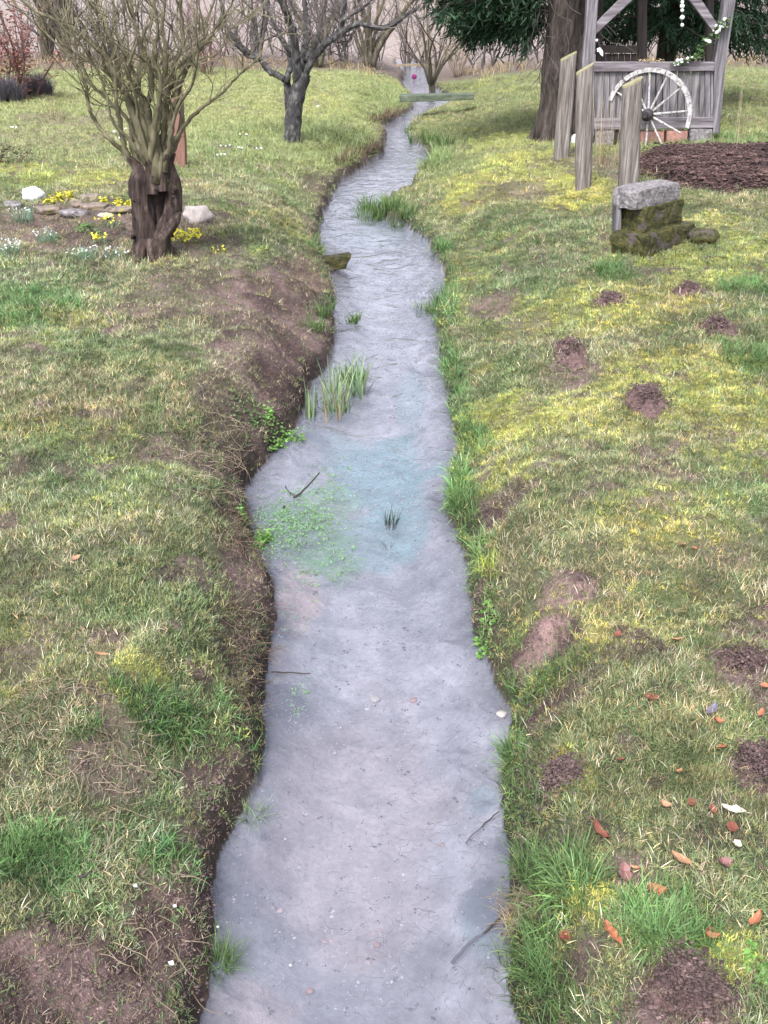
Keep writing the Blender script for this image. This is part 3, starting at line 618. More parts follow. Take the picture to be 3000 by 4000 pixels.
LIMBS = [([(530,655),(480,590),(425,540),(380,480),(350,420),(325,330),(290,250),(190,140),(80,40),(20,-60)], .017, .0),
 ([(535,650),(495,590),(470,510),(462,400),(445,290),(405,190),(350,60),(320,-120)], .020, -.1),
 ([(575,650),(560,560),(520,450),(480,350),(440,280),(380,200),(270,100),(140,45),(40,-40)], .030, .05),
 ([(600,640),(575,540),(548,430),(470,330),(455,240),(420,120),(370,0),(350,-140)], .028, .15),
 ([(610,640),(590,520),(575,430),(590,330),(560,200),(520,80),(500,-120)], .030, -.05),
 ([(590,660),(600,560),(610,450),(625,330),(600,220),(610,100),(580,-120)], .024, -.2),
 ([(625,640),(640,540),(650,430),(640,330),(655,220),(640,110),(660,-120)], .027, .1),
 ([(640,640),(665,560),(670,460),(690,380),(680,260),(720,160),(700,20),(730,-120)], .022, -.1),
 ([(660,650),(690,560),(712,470),(700,370),(740,260),(800,160),(820,60),(860,-80)], .020, .2),
 ([(655,600),(690,530),(740,460),(800,410),(860,370),(905,320),(950,280),(1010,235)], .016, -.05),
 ([(650,600),(660,500),(650,400),(665,290),(720,240),(790,180),(850,100),(900,20),(940,-60)], .018, .05),
 ([(560,650),(535,560),(500,470),(430,400),(360,330),(310,230),(280,120),(300,-80)], .016, .25),
 ([(545,650),(520,560),(515,450),(530,330),(490,210),(450,90),(430,-120)], .019, .3),
 ([(630,640),(620,520),(640,400),(700,300),(760,240),(850,210),(900,120),(1000,60)], .015, .25),
 ([(615,650),(600,540),(560,420),(545,300),(575,180),(600,60),(590,-130)], .021, .35),
 ([(640,650),(668,560),(690,440),(745,330),(775,220),(760,100),(780,-130)], .016, -.3),
 ([(600,660),(570,590),(540,480),(530,370),(500,260),(530,140),(480,20),(470,-130)], .014, -.3),
 ([(575,655),(545,600),(500,540),(440,470),(420,380),(390,280),(320,180),(230,80),(170,-60)], .014, -.25)]
rnd = random.Random(31)
for pth, r0, dy in LIMBS:
    a, b = pth[0]; a2, b2 = pth[1]; q0 = qd(a * .8 + 610 * .2, b + 95, dy * .1); q1 = qd(a, b, dy * .1); q2 = qd(a * .45 + a2 * .55, b * .45 + b2 * .55, dy * .2)
    bark_tube(mb, [q0, q0.lerp(q1, .5), q1, q2], [r0 * 2.2, r0 * 2.0, r0 * 1.6, r0 * 1.12], int(r0 * 1000) + int(a), n=12, amp=.2)
tr_w = mb.build('trunk', M['willow_bark'], willow, smooth=True)
tw = MB(); rnd = random.Random(3)
for pth, r0, dy in LIMBS:
    pts = []
    for i, (a, b) in enumerate(pth):
        t = i / (len(pth) - 1); q = qd(a + rnd.uniform(-6, 6), b, dy * t * 1.6 + rnd.uniform(-.04, .04)); pts.append(q)
    sm = smooth_path(pts, 5, .004, rnd); m_ = MB(); sm = [sm[0] + Vector((rnd.uniform(-.03, .03), 0, -.14))] + sm; m_.tube(sm, taper(len(sm), r0 * 1.55, r0 * .38, .55), 7, jit=.06)
    m_.build('branch', M['willow_twig'], willow, smooth=True)
    twig_spray(tw, sm, 10, .55, r0 * .32, .33, .16, 1, rnd, .28, .42)
    twig_spray(tw, sm, 6, .3, .0025, .4, .1, 0, rnd, .15, .7)
tag(tw.build('twigs', M['willow_twig'], willow), kind='stuff')

# reddish leaning post behind the willow
pb = G(700, 650)
rp = MB(); mm_ = mpp(pb)
rp.pxprism([(672,650),(724,655),(722,560),(712,440),(708,355),(682,345),(668,400),(662,520)], pb.y, .14)
tag(rp.build('bare_wood_post', M['red_wood'], origin=pb, bevel=.012), 'reddish bare wooden stump post standing directly behind the willow', 'post')

# ---- apple tree
ab = G(1143, 548); ay = ab.y
apple = thing('apple_tree', 'dark forked fruit tree with spreading bare limbs on the far left lawn', 'tree', ab)
def qa(a, b, dy=0): return Q(a, b, ay + dy)
k_ = mpp(ab); mb = MB()
mb.tube(smooth_path([ab + Vector((0, 0, -.1)), qa(1145, 480), qa(1155, 400), qa(1170, 340), qa(1190, 285)], 5, .006), taper(21, 33 * k_, 27 * k_), 11, jit=.1)
mb.tube(smooth_path([qa(1128, 560, .05), qa(1128, 440, .08), qa(1126, 350, .1), qa(1112, 305, .1)], 5, .005), taper(16, 17 * k_, 15 * k_), 9, jit=.1)
mb.build('trunk', M['apple_bark'], apple, smooth=True)
AL = [([(1112,310),(1075,288),(1050,275),(1020,240),(1000,215),(950,190),(915,150),(880,90),(860,0),(850,-60)], 13, .1),
 ([(1120,320),(1135,260),(1130,200),(1145,120),(1120,40),(1090,-60)], 13, .2),
 ([(1165,320),(1158,240),(1150,160),(1130,80),(1105,20),(1080,-80)], 20, -.2),
 ([(1185,290),(1190,200),(1205,110),(1195,40),(1185,-80)], 17, .3),
 ([(1190,300),(1215,240),(1262,180),(1320,140),(1370,105),(1420,95),(1490,110),(1560,80),(1640,20)], 15, -.2),
 ([(1215,240),(1250,190),(1310,140),(1338,80),(1345,0),(1350,-80)], 15, .1),
 ([(1330,85),(1370,60),(1420,30),(1470,-30)], 8, .1), ([(1190,240),(1230,180),(1250,100),(1270,20),(1280,-60)], 10, .4),
 ([(1140,200),(1090,140),(1060,70),(1020,0),(1000,-60)], 9, .4), ([(1010,230),(960,215),(930,170),(925,110),(960,30)], 7, .3),
 ([(1400,97),(1370,150),(1340,200),(1328,235)], 5, -.1)]
tw = MB(); rnd = random.Random(9)
for pth, r0, dy in AL:
    pts = [qa(a, b, dy * i / len(pth) * 3) for i, (a, b) in enumerate(pth)]
    sm = smooth_path(pts, 4, .008, rnd); m_ = MB(); m_.tube(sm, taper(len(sm), r0 * k_, r0 * k_ * .4), 7, jit=.1); m_.build('branch', M['apple_bark'], apple, smooth=True)
    twig_spray(tw, sm, 16, .65, .008, .22, .12, 1, rnd, .15, .8)
tag(tw.build('twigs', M['grey_twig'], apple), kind='stuff')

# ---- background shrubs and trees, bare
def bare_tree(name, label, cat, px, py, nst, H, lean, r0, matn, twm, seed, ntw=14, tl=.6, tr=.006, group=None, trunk=None, curl=.12):
    rnd = random.Random(seed); b = G(px, py) if py > 215 else Vector((P(px, py, .6).x, P(px, py, .6).y, 0)); b.z = hz(b.x, b.y)
    t = thing(name, label, cat, b, group); tw = MB()
    if trunk:
        m_ = MB(); w = wander(b + Vector((0, 0, -.1)), (rnd.uniform(-.1, .1), 0, 1), trunk[1] + .1, 8, .06, 0, rnd); m_.tube(w, taper(9, trunk[0], trunk[0] * .8), 10, jit=.08); m_.build('trunk', M[matn], t, smooth=True)
        start = w[-2]
    else: start = b
    for i in range(nst):
        a = rnd.uniform(0, 6.283); s = start + Vector((math.cos(a) * .06, math.sin(a) * .06, -.05))
        d = Vector((math.cos(a) * lean * rnd.uniform(.2, 1), math.sin(a) * lean * rnd.uniform(.2, 1), 1))
        w = wander(s, d, H * rnd.uniform(.7, 1.1), 14, curl, .06, rnd); m_ = MB(); rr = r0 * rnd.uniform(.6, 1.1)
        m_.tube(w, taper(15, rr, rr * .3), 6); m_.build('stem' if not trunk else 'branch', M[matn], t, smooth=True)
        twig_spray(tw, w, ntw, tl, tr, curl * 1.5, .12, 1, rnd, .12, .6)
    tag(tw.build('twigs', M[twm], t), kind='stuff'); return t
bare_tree('coppiced_tree', 'olive multi-stemmed bare tree at the far end of the lawn left of the upper stream', 'tree', 1445, 258, 9, 3.4, .22, .085, 'shrub_bark', 'ochre_twig', 11, 12, .8, .007)
bare_tree('bank_willow', 'dark trunked shrub with upright ochre rods beside the stream behind the plank', 'tree', 1690, 395, 13, 2.6, .42, .026, 'shrub_bark', 'ochre_twig', 12, 9, .6, .005, trunk=(.085, .55))
bare_tree('garden_tree', 'mossy bare tree at the left background behind the purple-grey shrub', 'tree', 185, 232, 5, 3.2, .3, .10, 'shrub_bark', 'grey_twig', 13, 14, .8, .008)
bare_tree('garden_tree', 'thicker bare tree just right of the mossy tree in the left background', 'tree', 260, 240, 5, 3.2, .28, .12, 'shrub_bark', 'grey_twig', 14, 14, .8, .008)
bare_tree('garden_tree', 'slim bare tree in the background right of the willow shoots', 'tree', 1005, 225, 4, 3.0, .3, .06, 'apple_bark', 'grey_twig', 15, 16, .8, .007)
bare_tree('garden_tree', 'bare grey tree standing right behind the forked fruit tree', 'tree', 1240, 262, 6, 3.2, .35, .07, 'shrub_bark', 'grey_twig', 16, 16, .8, .007)
bare_tree('thin_shrub', 'reddish thin-stemmed shrub behind the right shoots of the willow', 'shrub', 810, 285, 12, 1.9, .55, .014, 'red_twig', 'red_twig', 17, 12, .45, .005)
bare_tree('thin_shrub', 'wispy shrub on the far bank left of the olive tree', 'shrub', 1340, 238, 8, 2.4, .5, .02, 'apple_bark', 'grey_twig', 18, 12, .6, .006)
bare_tree('thin_shrub', 'pale thin shrub on the right bank above the plank', 'shrub', 1790, 300, 12, 2.3, .45, .014, 'ochre_twig', 'ochre_twig', 19, 9, .5, .005)
bare_tree('thin_shrub', 'leggy brown shrub at the bend where the upper stream disappears', 'shrub', 1590, 240, 9, 2.6, .5, .02, 'ochre_twig', 'grey_twig', 20, 12, .6, .006)
bare_tree('thin_shrub', 'low bare shrub in the background between the willow and the left edge trees', 'shrub', 420, 240, 9, 2.4, .5, .02, 'apple_bark', 'grey_twig', 21, 14, .6, .006)
# thicket along the end of the garden: one tangled mass
rnd = random.Random(33); tw = MB()
for i in range(420):
    x = rnd.uniform(-17, 15); y = 32 + .1 * x + rnd.uniform(-1.5, 3.5); 
    if -1.0 < x - .5 < 1.8 and y < 33: continue
    b = Vector((x, y, hz(x, y) - .05)); w = wander(b, (rnd.gauss(0, .35), rnd.gauss(0, .2), 1), rnd.uniform(.8, 3.3), 10, .14, .05, rnd); r_ = rnd.uniform(.008, .035)
    tw.tube(w, taper(11, r_, r_ * .3), 4, cap=False); twig_spray(tw, w, 7, .7, .007, .2, .1, 0, rnd, .1, .7)
tag(tw.build('thicket', M['grey_twig'], origin=(0, 32, 0)), 'tangle of bare brushwood along the far end of the garden', kind='stuff')
rnd = random.Random(34); vb = VB()
for i in range(900):
    x = rnd.uniform(-17, 16); y = 28.3 + .12 * x + rnd.uniform(-.6, 3)
    if abs(x - 1.0) < 1.1: continue
    vb.add(blade_mesh('', 7, rnd.uniform(.12, .4), .02, .1, .7, i, (.5, 1.4)), (x, y, hz(x, y)))
tag(vb.build('rough_grass', V['dry stems'], origin=(0, 30, 0)), 'rough dead grass where the lawn ends', kind='stuff')

# ---- spruces
def spruce(name, label, b, trunks, boughs, seed):
    rnd = random.Random(seed); t = thing(name, label, 'tree', b)
    for (ox, r0, r1, H, ln) in trunks:
        m_ = MB(); s = b + Vector((ox, 0, -.15)); w = [s + Vector((ln * i * .1, 0, H * i / 14)) + Vector((rnd.uniform(-.02, .02), rnd.uniform(-.02, .02), 0)) for i in range(15)]
        rad = [r0 * (1.35 if i == 0 else 1.12 if i == 1 else 1) + (r1 - r0) * i / 14 for i in range(15)]; m_.tube(w, rad, 16, jit=.07)
        for k in range(5):
            a = k * 1.25 + .3; m_.tube([s + Vector((math.cos(a) * r0 * .6, math.sin(a) * r0 * .6, .45)), s + Vector((math.cos(a) * r0 * 1.1, math.sin(a) * r0 * 1.1, .2)), s + Vector((math.cos(a) * r0 * 1.8, math.sin(a) * r0 * 1.8, .05))], [r0 * .35, r0 * .3, r0 * .1], 7, jit=.1)
        m_.build('trunk', M['spruce_bark'], t, smooth=True)
    for (z0, az, ln, droop) in boughs:
        d = Vector((math.cos(az), math.sin(az), .15)); n = 12; pts = [b + Vector((0, 0, z0))]
        for i in range(n):
            d = (d + Vector((rnd.gauss(0, .05), rnd.gauss(0, .05), -droop * .05 + (.06 if i > 8 else 0)))).normalized(); pts.append(pts[-1] + d * (ln / n))
        bo = MB(); bo.tube(pts, taper(n + 1, .035, .008), 5); bough = bo.build('bough', M['spruce_bark'], t)
        vb = VB()
        for i in range(3, n + 1):
            for s in range(11):
                q = pts[i] + (pts[i - 1] - pts[i]) * rnd.random(); side = Vector((-math.sin(az), math.cos(az), 0)) * rnd.choice((-1, 1))
                dd = (side * rnd.uniform(.3, 1) + d * rnd.uniform(.2, .8) + Vector((0, 0, rnd.uniform(-1.3, -.1)))).normalized()
                L_ = rnd.uniform(.25, .65) * (1.15 - .5 * i / n)
                for k in range(13):
                    c = q + dd * (L_ * k / 13) + Vector((0, 0, -.05 * (k / 13) ** 2)); e = (dd + Vector((rnd.gauss(0, .6), rnd.gauss(0, .6), rnd.gauss(-.15, .45)))).normalized(); 
                    l_ = rnd.uniform(.05, .13); w_ = e.cross(Vector((rnd.gauss(0, 1), rnd.gauss(0, 1), rnd.gauss(0, 1)))).normalized() * rnd.uniform(.008, .017); g = rnd.uniform(.35, 1.8)
                    vb.add(([tuple(c - w_ * .6), tuple(c + w_ * .6), tuple(c + e * l_ + w_), tuple(c + e * l_ * 1.2 - w_ * .4)], [(0, 1, 2, 3)], [(g, g, g * .9, 1)] * 4))
        vb.build('needles', V['spruce'], bough)
    return t
s1 = G(2165, 548)
spruce('spruce_tree', 'big spruce with a broad grey-brown double trunk left of the shelter', s1, [(-.0, .27, .21, 5.2, .03), (.30, .16, .12, 5.2, .02)],
       [(z, a, l * (.80 if 2.2 < a < 4 else 1), .7) for z, a, l in [(1.75,3.05,2.0),(1.95,3.35,2.3),(2.05,2.75,2.2),(2.2,3.1,2.5),(2.3,3.55,2.2),(2.4,2.6,2.4),(2.5,3.2,2.6),(2.65,2.9,2.4),(2.7,3.4,2.5),(2.85,3.1,2.6),(3.0,2.7,2.4),(1.8,2.5,1.8),(2.6,2.2,2.0),(3.0,1.8,2.0),(3.2,1.2,2.2),(2.8,1.4,2.1),(3.4,.6,2.2),(3.6,5.9,1.8),(2.2,1.7,1.7),(3.2,3.3,2.4),(3.4,3.0,2.5),(1.6,2.9,1.7)]], 5)
s2 = G(2690, 470); s2 = Vector((s2.x, s1.y + 3.4, hz(s2.x, s1.y + 3.4)))
spruce('spruce_tree', 'dark green spruce behind the shelter, its boughs hanging on the right', s2, [(0, .17, .12, 5, 0)],
       [(z, a, l, .8) for z, a, l in [(1.2 + .055 * i, (i * 2.4) % 6.283, 2.1 - .1 * (i % 4)) for i in range(44)]], 6)
tw = MB(); rnd = random.Random(44)       # dead hanging twigs in front of the trunk
for i in range(70):
    q = Q(rnd.uniform(2090, 2350), rnd.uniform(-60, 300), s1.y - rnd.uniform(.25, .6)); w = wander(q, (rnd.gauss(0, .3), rnd.gauss(0, .2), -1), rnd.uniform(.3, 1.0), 9, .2, -.05, rnd)
    tw.tube(w, taper(10, .006, .003), 3, cap=False)
tag(tw.build('hanging_twigs', M['grey_twig'], bpy.data.objects['spruce_tree']), kind='stuff')

# ---- weathered wooden shelter
hb = G(2550, 560); hy = hb.y; hb = Vector((Q(2555, 540, hy).x, hy, hb.z))
hut = thing('garden_shelter', 'open weathered wooden shelter with a board parapet, behind the wagon wheel', 'shelter', hb)
def hp(name, pts, dy, th, mat, bev=.008):
    m_ = MB(); m_.pxprism(pts, hy + dy, th); return m_.build(name, M[mat], hut, bevel=bev)
hp('post', [(2276,530),(2322,530),(2322,240),(2330,110),(2362,-330),(2312,-330),(2288,110),(2276,240)], 0, .14, 'old_wood')
hp('post', [(2785,520),(2812,520),(2837,240),(2875,0),(2922,-330),(2868,-330),(2828,0),(2792,240)], 0, .14, 'old_wood')
hp('brace', [(2320,98),(2322,140),(2600,-120),(2560,-140)], .03, .08, 'old_wood_h')
hp('brace', [(2610,-110),(2662,-120),(2806,98),(2786,124)], .03, .08, 'old_wood_h')
hp('beam', [(2270,-330),(2940,-330),(2940,-390),(2270,-390)], -.01, .16, 'old_wood_h')
hp('rail', [(2319,242),(2793,242),(2790,278),(2319,280)], -.03, .10, 'old_wood_h')
hp('rail', [(2320,462),(2790,458),(2788,500),(2320,508)], -.02, .06, 'old_wood_h')
rnd = random.Random(2); x0 = 2323
while x0 < 2785:
    w = rnd.uniform(19, 31); x1 = min(x0 + w, 2788); sl = rnd.uniform(-2, 2)
    hp('board', [(x0 + sl, 478 + rnd.uniform(-4, 6)), (x1 + sl - 2, 478 + rnd.uniform(-4, 6)), (x1 - 2, 276), (x0, 276)], .012 + rnd.uniform(0, .012), .02, 'old_wood', .002); x0 = x1 + rnd.uniform(0, 2.5)
# rear frame
hp('rear_post', [(2490,520),(2532,520),(2528,115),(2530,-330),(2498,-330),(2495,115)], 1.5, .12, 'dark_wood')
hp('rear_post', [(2330,520),(2352,520),(2356,-330),(2334,-330)], 1.5, .12, 'dark_wood')
hp('rear_post', [(2755,520),(2780,520),(2796,-330),(2770,-330)], 1.5, .12, 'dark_wood')
hp('rear_rail', [(2340,176),(2492,180),(2492,208),(2340,206)], 1.46, .05, 'dark_wood')
x0 = 2345
while x0 < 2490: hp('rear_board', [(x0, 400), (x0 + 22, 400), (x0 + 22, 210), (x0, 210)], 1.52, .02, 'dark_wood', 0); x0 += 24
# roof of boards on both slopes above the frame of the picture
za = Q(2600, -390, hy).z; xa, xb = Q(2230, 0, hy).x, Q(2960, -390, hy).x
for sgn in (-1, 1):
    for i in range(8):
        m_ = MB(); xc = (xa + xb) / 2; wdt = (xb - xa) / 2 + .15; t0, t1 = i / 8, (i + 1) / 8
        p0 = Vector((xc + sgn * wdt * t0, hy - .35, za + .95 - .95 * t0 + .02 * (i % 2))); p1 = Vector((xc + sgn * wdt * t1, hy - .35, za + .95 - .95 * t1 + .02 * (i % 2))); th = Vector((0, 0, .02)); bk = Vector((0, 2.4, 0))
        m_.prism([p0, p1, p1 + th, p0 + th], [p0 + bk, p1 + bk, p1 + th + bk, p0 + th + bk]); m_.build('roof_board', M['dark_wood'], hut)
def rock(mb, c, size, seed, amp=.12, rz=0, sub=3, flat=None, freq=1.6): mb.blob(c, size, sub, amp, seed, freq, flat, rz)
def rockbox(name, mat, c, size, rz, seed, parent=None, origin=None, amp=.018, rot=None):
    import bmesh
    from mathutils import noise
    bm = bmesh.new(); bmesh.ops.create_cube(bm, size=1); bmesh.ops.subdivide_edges(bm, edges=bm.edges[:], cuts=5, use_grid_fill=True)
    E = Euler(rot or (0, 0, rz)).to_matrix(); mb = MB(); 
    for v in bm.verts:
        q = Vector((v.co.x * size[0], v.co.y * size[1], v.co.z * size[2])); o = Vector((seed * 3.7, seed, 0)); n3 = noise.noise_vector(q * 9 + o) * amp + noise.noise_vector(q * 25 + o) * amp * .4
        k = 1 - .02 * (abs(v.co.x * 2) ** 4 * abs(v.co.y * 2) ** 4 + abs(v.co.x * 2) ** 4 * abs(v.co.z * 2) ** 4 + abs(v.co.y * 2) ** 4 * abs(v.co.z * 2) ** 4)
        mb.v.append(tuple(Vector(c) + E @ (q * k + n3)))
    mb.f = [tuple(v.index for v in f.verts) for f in bm.faces]; bm.free()
    return mb.build(name, mat, parent, origin)
def qc(px, py, Y): return Q(px, py, Y)
def hstone(name, x0, x1, y0, y1, dy, mat, seed):
    a = Q(x0, y1, hy + dy); b = Q(x1, y0, hy + dy); rockbox(name, M[mat], ((a.x + b.x) / 2, hy + dy + .1, (a.z + b.z) / 2 - .02), (b.x - a.x, .2, b.z - a.z + .04), 0, seed, hut, amp=.008)
hstone('plinth_stone', 2692, 2786, 505, 566, -.06, 'stone_grey', 1); hstone('brick_plinth', 2600, 2688, 512, 572, -.04, 'brick', 2); hstone('brick_plinth', 2500, 2597, 514, 572, -.03, 'brick', 3); hstone('plinth_stone', 2325, 2400, 512, 570, -.05, 'stone_grey', 4)
hp('threshold_board', [(2402,508),(2500,508),(2500,545),(2402,548)], .02, .05, 'dark_wood')

# wagon wheel leaning in front of the parapet
wc = Q(2532, 448, hy - .22); wr = 165 * mpp(wc)
wheel = thing('wagon_wheel', 'old wooden wagon wheel with broken white rim and iron hub in front of the shelter', 'wheel', Vector((wc.x, wc.y, wc.z)))
yaw = R(-28); ex = Vector((math.cos(yaw), math.sin(yaw), 0)); ez = Vector((0, 0, 1)); ey = Vector((-math.sin(yaw), math.cos(yaw), 0))
def wp(a, r, o=0): return wc + ex * (math.cos(a) * r) + ez * (math.sin(a) * r) + ey * o
def arc(a0, a1, name, rr=(wr * .935, wr * 1.03), th=.03):
    m_ = MB(); n = 14
    for i in range(n):
        p = [R(a0 + (a1 - a0) * i / n), R(a0 + (a1 - a0) * (i + 1) / n)]
        f = [wp(p[0], rr[0], -th), wp(p[1], rr[0], -th), wp(p[1], rr[1], -th), wp(p[0], rr[1], -th)]; b = [wp(p[0], rr[0], th), wp(p[1], rr[0], th), wp(p[1], rr[1], th), wp(p[0], rr[1], th)]; m_.prism(f, b)
    return m_.build(name, M['white_paint'], wheel)
arc(134, 164, 'rim_segment'); arc(72, 130, 'rim_segment'); arc(28, 71, 'rim_segment'); arc(-14, 27, 'rim_segment')
for a in (94, 68, 42, 8, -24, -58, -88, 122, 150):
    m_ = MB(); m_.tube([wp(R(a), .07), wp(R(a), wr * .5), wp(R(a), wr * (.93 if a > -20 else .9))], [.017, .014, .012], 6); m_.build('spoke', M['white_paint'], wheel)
m_ = MB(); m_.tube([wc - ey * .11, wc - ey * .08, wc + ey * .08, wc + ey * .1], [.045, .08, .085, .05], 14); hub = m_.build('hub', M['iron'], wheel)
m_ = MB(); m_.tube([wc - ey * .17, wc - ey * .10], [.03, .035], 10); m_.build('hub_cap', M['iron'], hub)

# garland, beads and ornament on the shelter
gp = [(2836,70),(2822,100),(2800,118),(2776,145),(2745,170),(2735,205),(2705,225),(2668,240),(2640,246)]
gt = thing('flower_garland', 'garland of white blossoms and ivy trailing down the right post onto the rail', 'garland', Q(2740, 170, hy - .08))
gpts = smooth_path([Q(a, b, hy - .08) for a, b in gp], 4, .01)
m_ = MB(); m_.tube(gpts, [.006] * len(gpts), 4); m_.build('vine', V['sedge green'] if False else M['needles'], gt)
vb = VB()
for i, p in enumerate(gpts): vb.add(leaflet_mesh(9, .05, .06, .05, i), p - Vector((0, 0, .03)))
vb.build('leaves', V['sedge green'], gt)
rnd = random.Random(8)
for i in range(26):
    p = rnd.choice(gpts); m_ = MB(); m_.blob(p + Vector((rnd.uniform(-.05, .05), rnd.uniform(-.06, 0), rnd.uniform(-.03, .04))), [rnd.uniform(.014, .028)] * 3, 1, .3, i); m_.build('blossom', M['petal_white'], gt)
bs = thing('bead_string', 'hanging string of white beads in the shelter opening', 'ornament', Q(2665, 0, hy + .1))
m_ = MB(); m_.tube([Q(2667, -330, hy + .1), Q(2664, 105, hy + .1)], [.003, .003], 4); m_.build('cord', M['old_wood'], bs)
for i, yy in enumerate((-60, -20, 8, 24, 40, 68, 98)):
    m_ = MB(); m_.blob(Q(2665, yy, hy + .1), [.032 if i % 2 else .024] * 3, 2, .03, i); m_.build('bead', M['lamp_white'], bs)
wh = thing('hanging_heart', 'white curved ornament hanging on the left post of the shelter', 'ornament', Q(2345, 200, hy - .05))
m_ = MB(); m_.pxprism([(2332,190),(2345,186),(2356,200),(2356,222),(2346,214),(2340,202),(2334,204)], hy - .06, .03); m_.build('ornament_body', M['lamp_white'], wh, bevel=.006)
m_ = MB(); m_.blob(Q(2331, 158, hy - .06), [.022] * 3, 1, .1, 3); m_.build('bead', M['lamp_white'], wh)
m_ = MB(); m_.tube([Q(2331, 150, hy - .05), Q(2345, 188, hy - .05)], [.003, .003], 4); m_.build('cord', M['old_wood'], wh)
fb = thing('dried_flowers', 'small bunch of pale dried flowers lying on the parapet rail', 'flowers', Q(2540, 240, hy))
vb = VB()
for i in range(7): vb.add(leaflet_mesh(10, .035, .07, .06, i), Q(2505 + i * 12, 243, hy + .02))
vb.build('flower_heads', V['dry stems'], fb)

# ---- three fence posts
def gpost(label, px0, px1, ptop, pbase, tl, seed, thick=.13, ycorr=None):
    b = G((px0 + px1) / 2, pbase); Y = b.y; k = mpp(b); t = thing('wooden_post', label, 'post', b, 'old posts in front of the shelter')
    pts = []; n = 9; rnd = random.Random(seed); m_ = MB(); hw_ = (px1 - px0) / 2 * k
    zt = Q(px0, ptop, Y).z; zb = b.z - .15; xt = Q((px0 + px1) / 2 + tl, ptop, Y).x
    rings = []
    for i in range(n):
        f = i / (n - 1); c = Vector((b.x + (xt - b.x) * f, Y + thick / 2, zb + (zt - zb) * f)); w = hw_ * (1 + rnd.uniform(-.05, .05)); ring = []
        for a in range(10):
            an = 2 * math.pi * a / 10 + .3; q = Vector((math.copysign(abs(math.cos(an)) ** .6, math.cos(an)) * w, math.copysign(abs(math.sin(an)) ** .6, math.sin(an)) * thick / 2, 0))
            if i == n - 1: q.z = .05 * q.x / hw_
            ring.append(c + q * (1 + rnd.uniform(-.03, .03)))
        rings.append(ring)
    for r_ in rings: m_.v += [tuple(p) for p in r_]
    for i in range(n - 1):
        for a in range(10): j = (a + 1) % 10; m_.f.append((i * 10 + a, i * 10 + j, i * 10 + 10 + j, i * 10 + 10 + a))
    m_.build('post_shaft', M['post_wood'], t)
    c_ = MB(); c_.prism([p + Vector((0, 0, .012)) for p in rings[-1]], [p - Vector((0, 0, .01)) for p in rings[-1]]); c_.build('cut_top', M['end_grain'], t); return t
gpost('leftmost of the three old posts, nearest the spruce trunk', 2165, 2225, 222, 618, 30, 1, .14)
gpost('middle grey post with a slanting yellowish cut top', 2255, 2317, 272, 742, 3, 2, .13)
gpost('thick pale post in front of the wheel, behind the stone steps', 2424, 2500, 325, 745, 15, 3, .15)
m_ = MB(); wsn = G(2243, 560); rock(m_, wsn + Vector((0, 0, .05)), (.05, .05, .08), 5); tag(m_.build('white_stone', M['stone_white'], origin=wsn, smooth=True), 'small white stone between the two left posts', 'stone')

# ---- old stone steps
sb = G(2520, 975); kk = mpp(sb); steps = thing('stone_block_stack', 'stack of old stone slabs overgrown with moss, at the foot of the thick post', 'stones', sb)
rz = R(43)
def SB(name, mat, px, py0, py1, w, d, seed, dy=0, rzo=0, amp=.02):
    a = Q(px, py1, sb.y + dy); b = Q(px, py0, sb.y + dy); return rockbox(name, M[mat], (a.x, sb.y + dy + d * .35, (a.z + b.z) / 2), (w, d, b.z - a.z), rz + rzo, seed, steps, amp=amp)
SB('bottom_slab', 'stone_moss', 2560, 895, 1000, .80, .32, 1, -.02, 0, .03)
SB('middle_block', 'stone_moss', 2548, 795, 905, .56, .26, 2, .06, 0, .022)
SB('top_slab', 'stone_grey', 2530, 728, 805, .62, .25, 3, .05, .0, .012)
m_ = MB(); rock(m_, Q(2745, 925, sb.y + .12), (.13, .12, .075), 8, .12); m_.build('mossy_rock', M['stone_moss'], steps, smooth=True)
m_ = MB(); m_.pxprism([(2405,945),(2426,950),(2428,812),(2408,806)], sb.y - .02, .18); m_.build('side_board', M['old_wood'], steps, bevel=.006)

# ---- plank bridge and far plank
b = P(1700, 390, .40); k = mpp(b)
m_ = MB(); m_.pxprism([(1560,374),(1705,371),(1850,368),(1852,390),(1705,395),(1562,400)], b.y, .34); m_.v = [(p[0], p[1], p[2]) for p in m_.v]
tag(m_.build('plank_bridge', M['moss_plank'], origin=b, bevel=.01), 'long greenish mossy plank laid across the upper stream', 'plank')
b = P(1625, 253, .4); m_ = MB(); m_.pxprism([(1545,252),(1700,250),(1700,258),(1545,260)], b.y, .2)
tag(m_.build('plank_bridge', M['ochre_twig'], origin=b), 'pale thin plank across the stream at the far end of the garden', 'plank')
b = P(1618, 312, .0); m_ = MB(); m_.blob(b + Vector((0, 0, .08)), (.075, .075, .07), 2, .05, 1); tag(m_.build('pink_ball', M['plastic_pink'], origin=b, smooth=True), 'small bright pink ball at the water of the upper stream', 'ball')
b = P(1300, 1040, .06); m_ = MB(); m_.pxprism([(1225,1050),(1262,1012),(1362,998),(1374,1006),(1358,1030),(1352,1052),(1300,1060),(1240,1064)], b.y, .16)
tag(m_.build('stone_ledge', M['stone_moss'], origin=b, bevel=.02), 'mossy flat stone sticking out of the left bank into the water', 'stone')

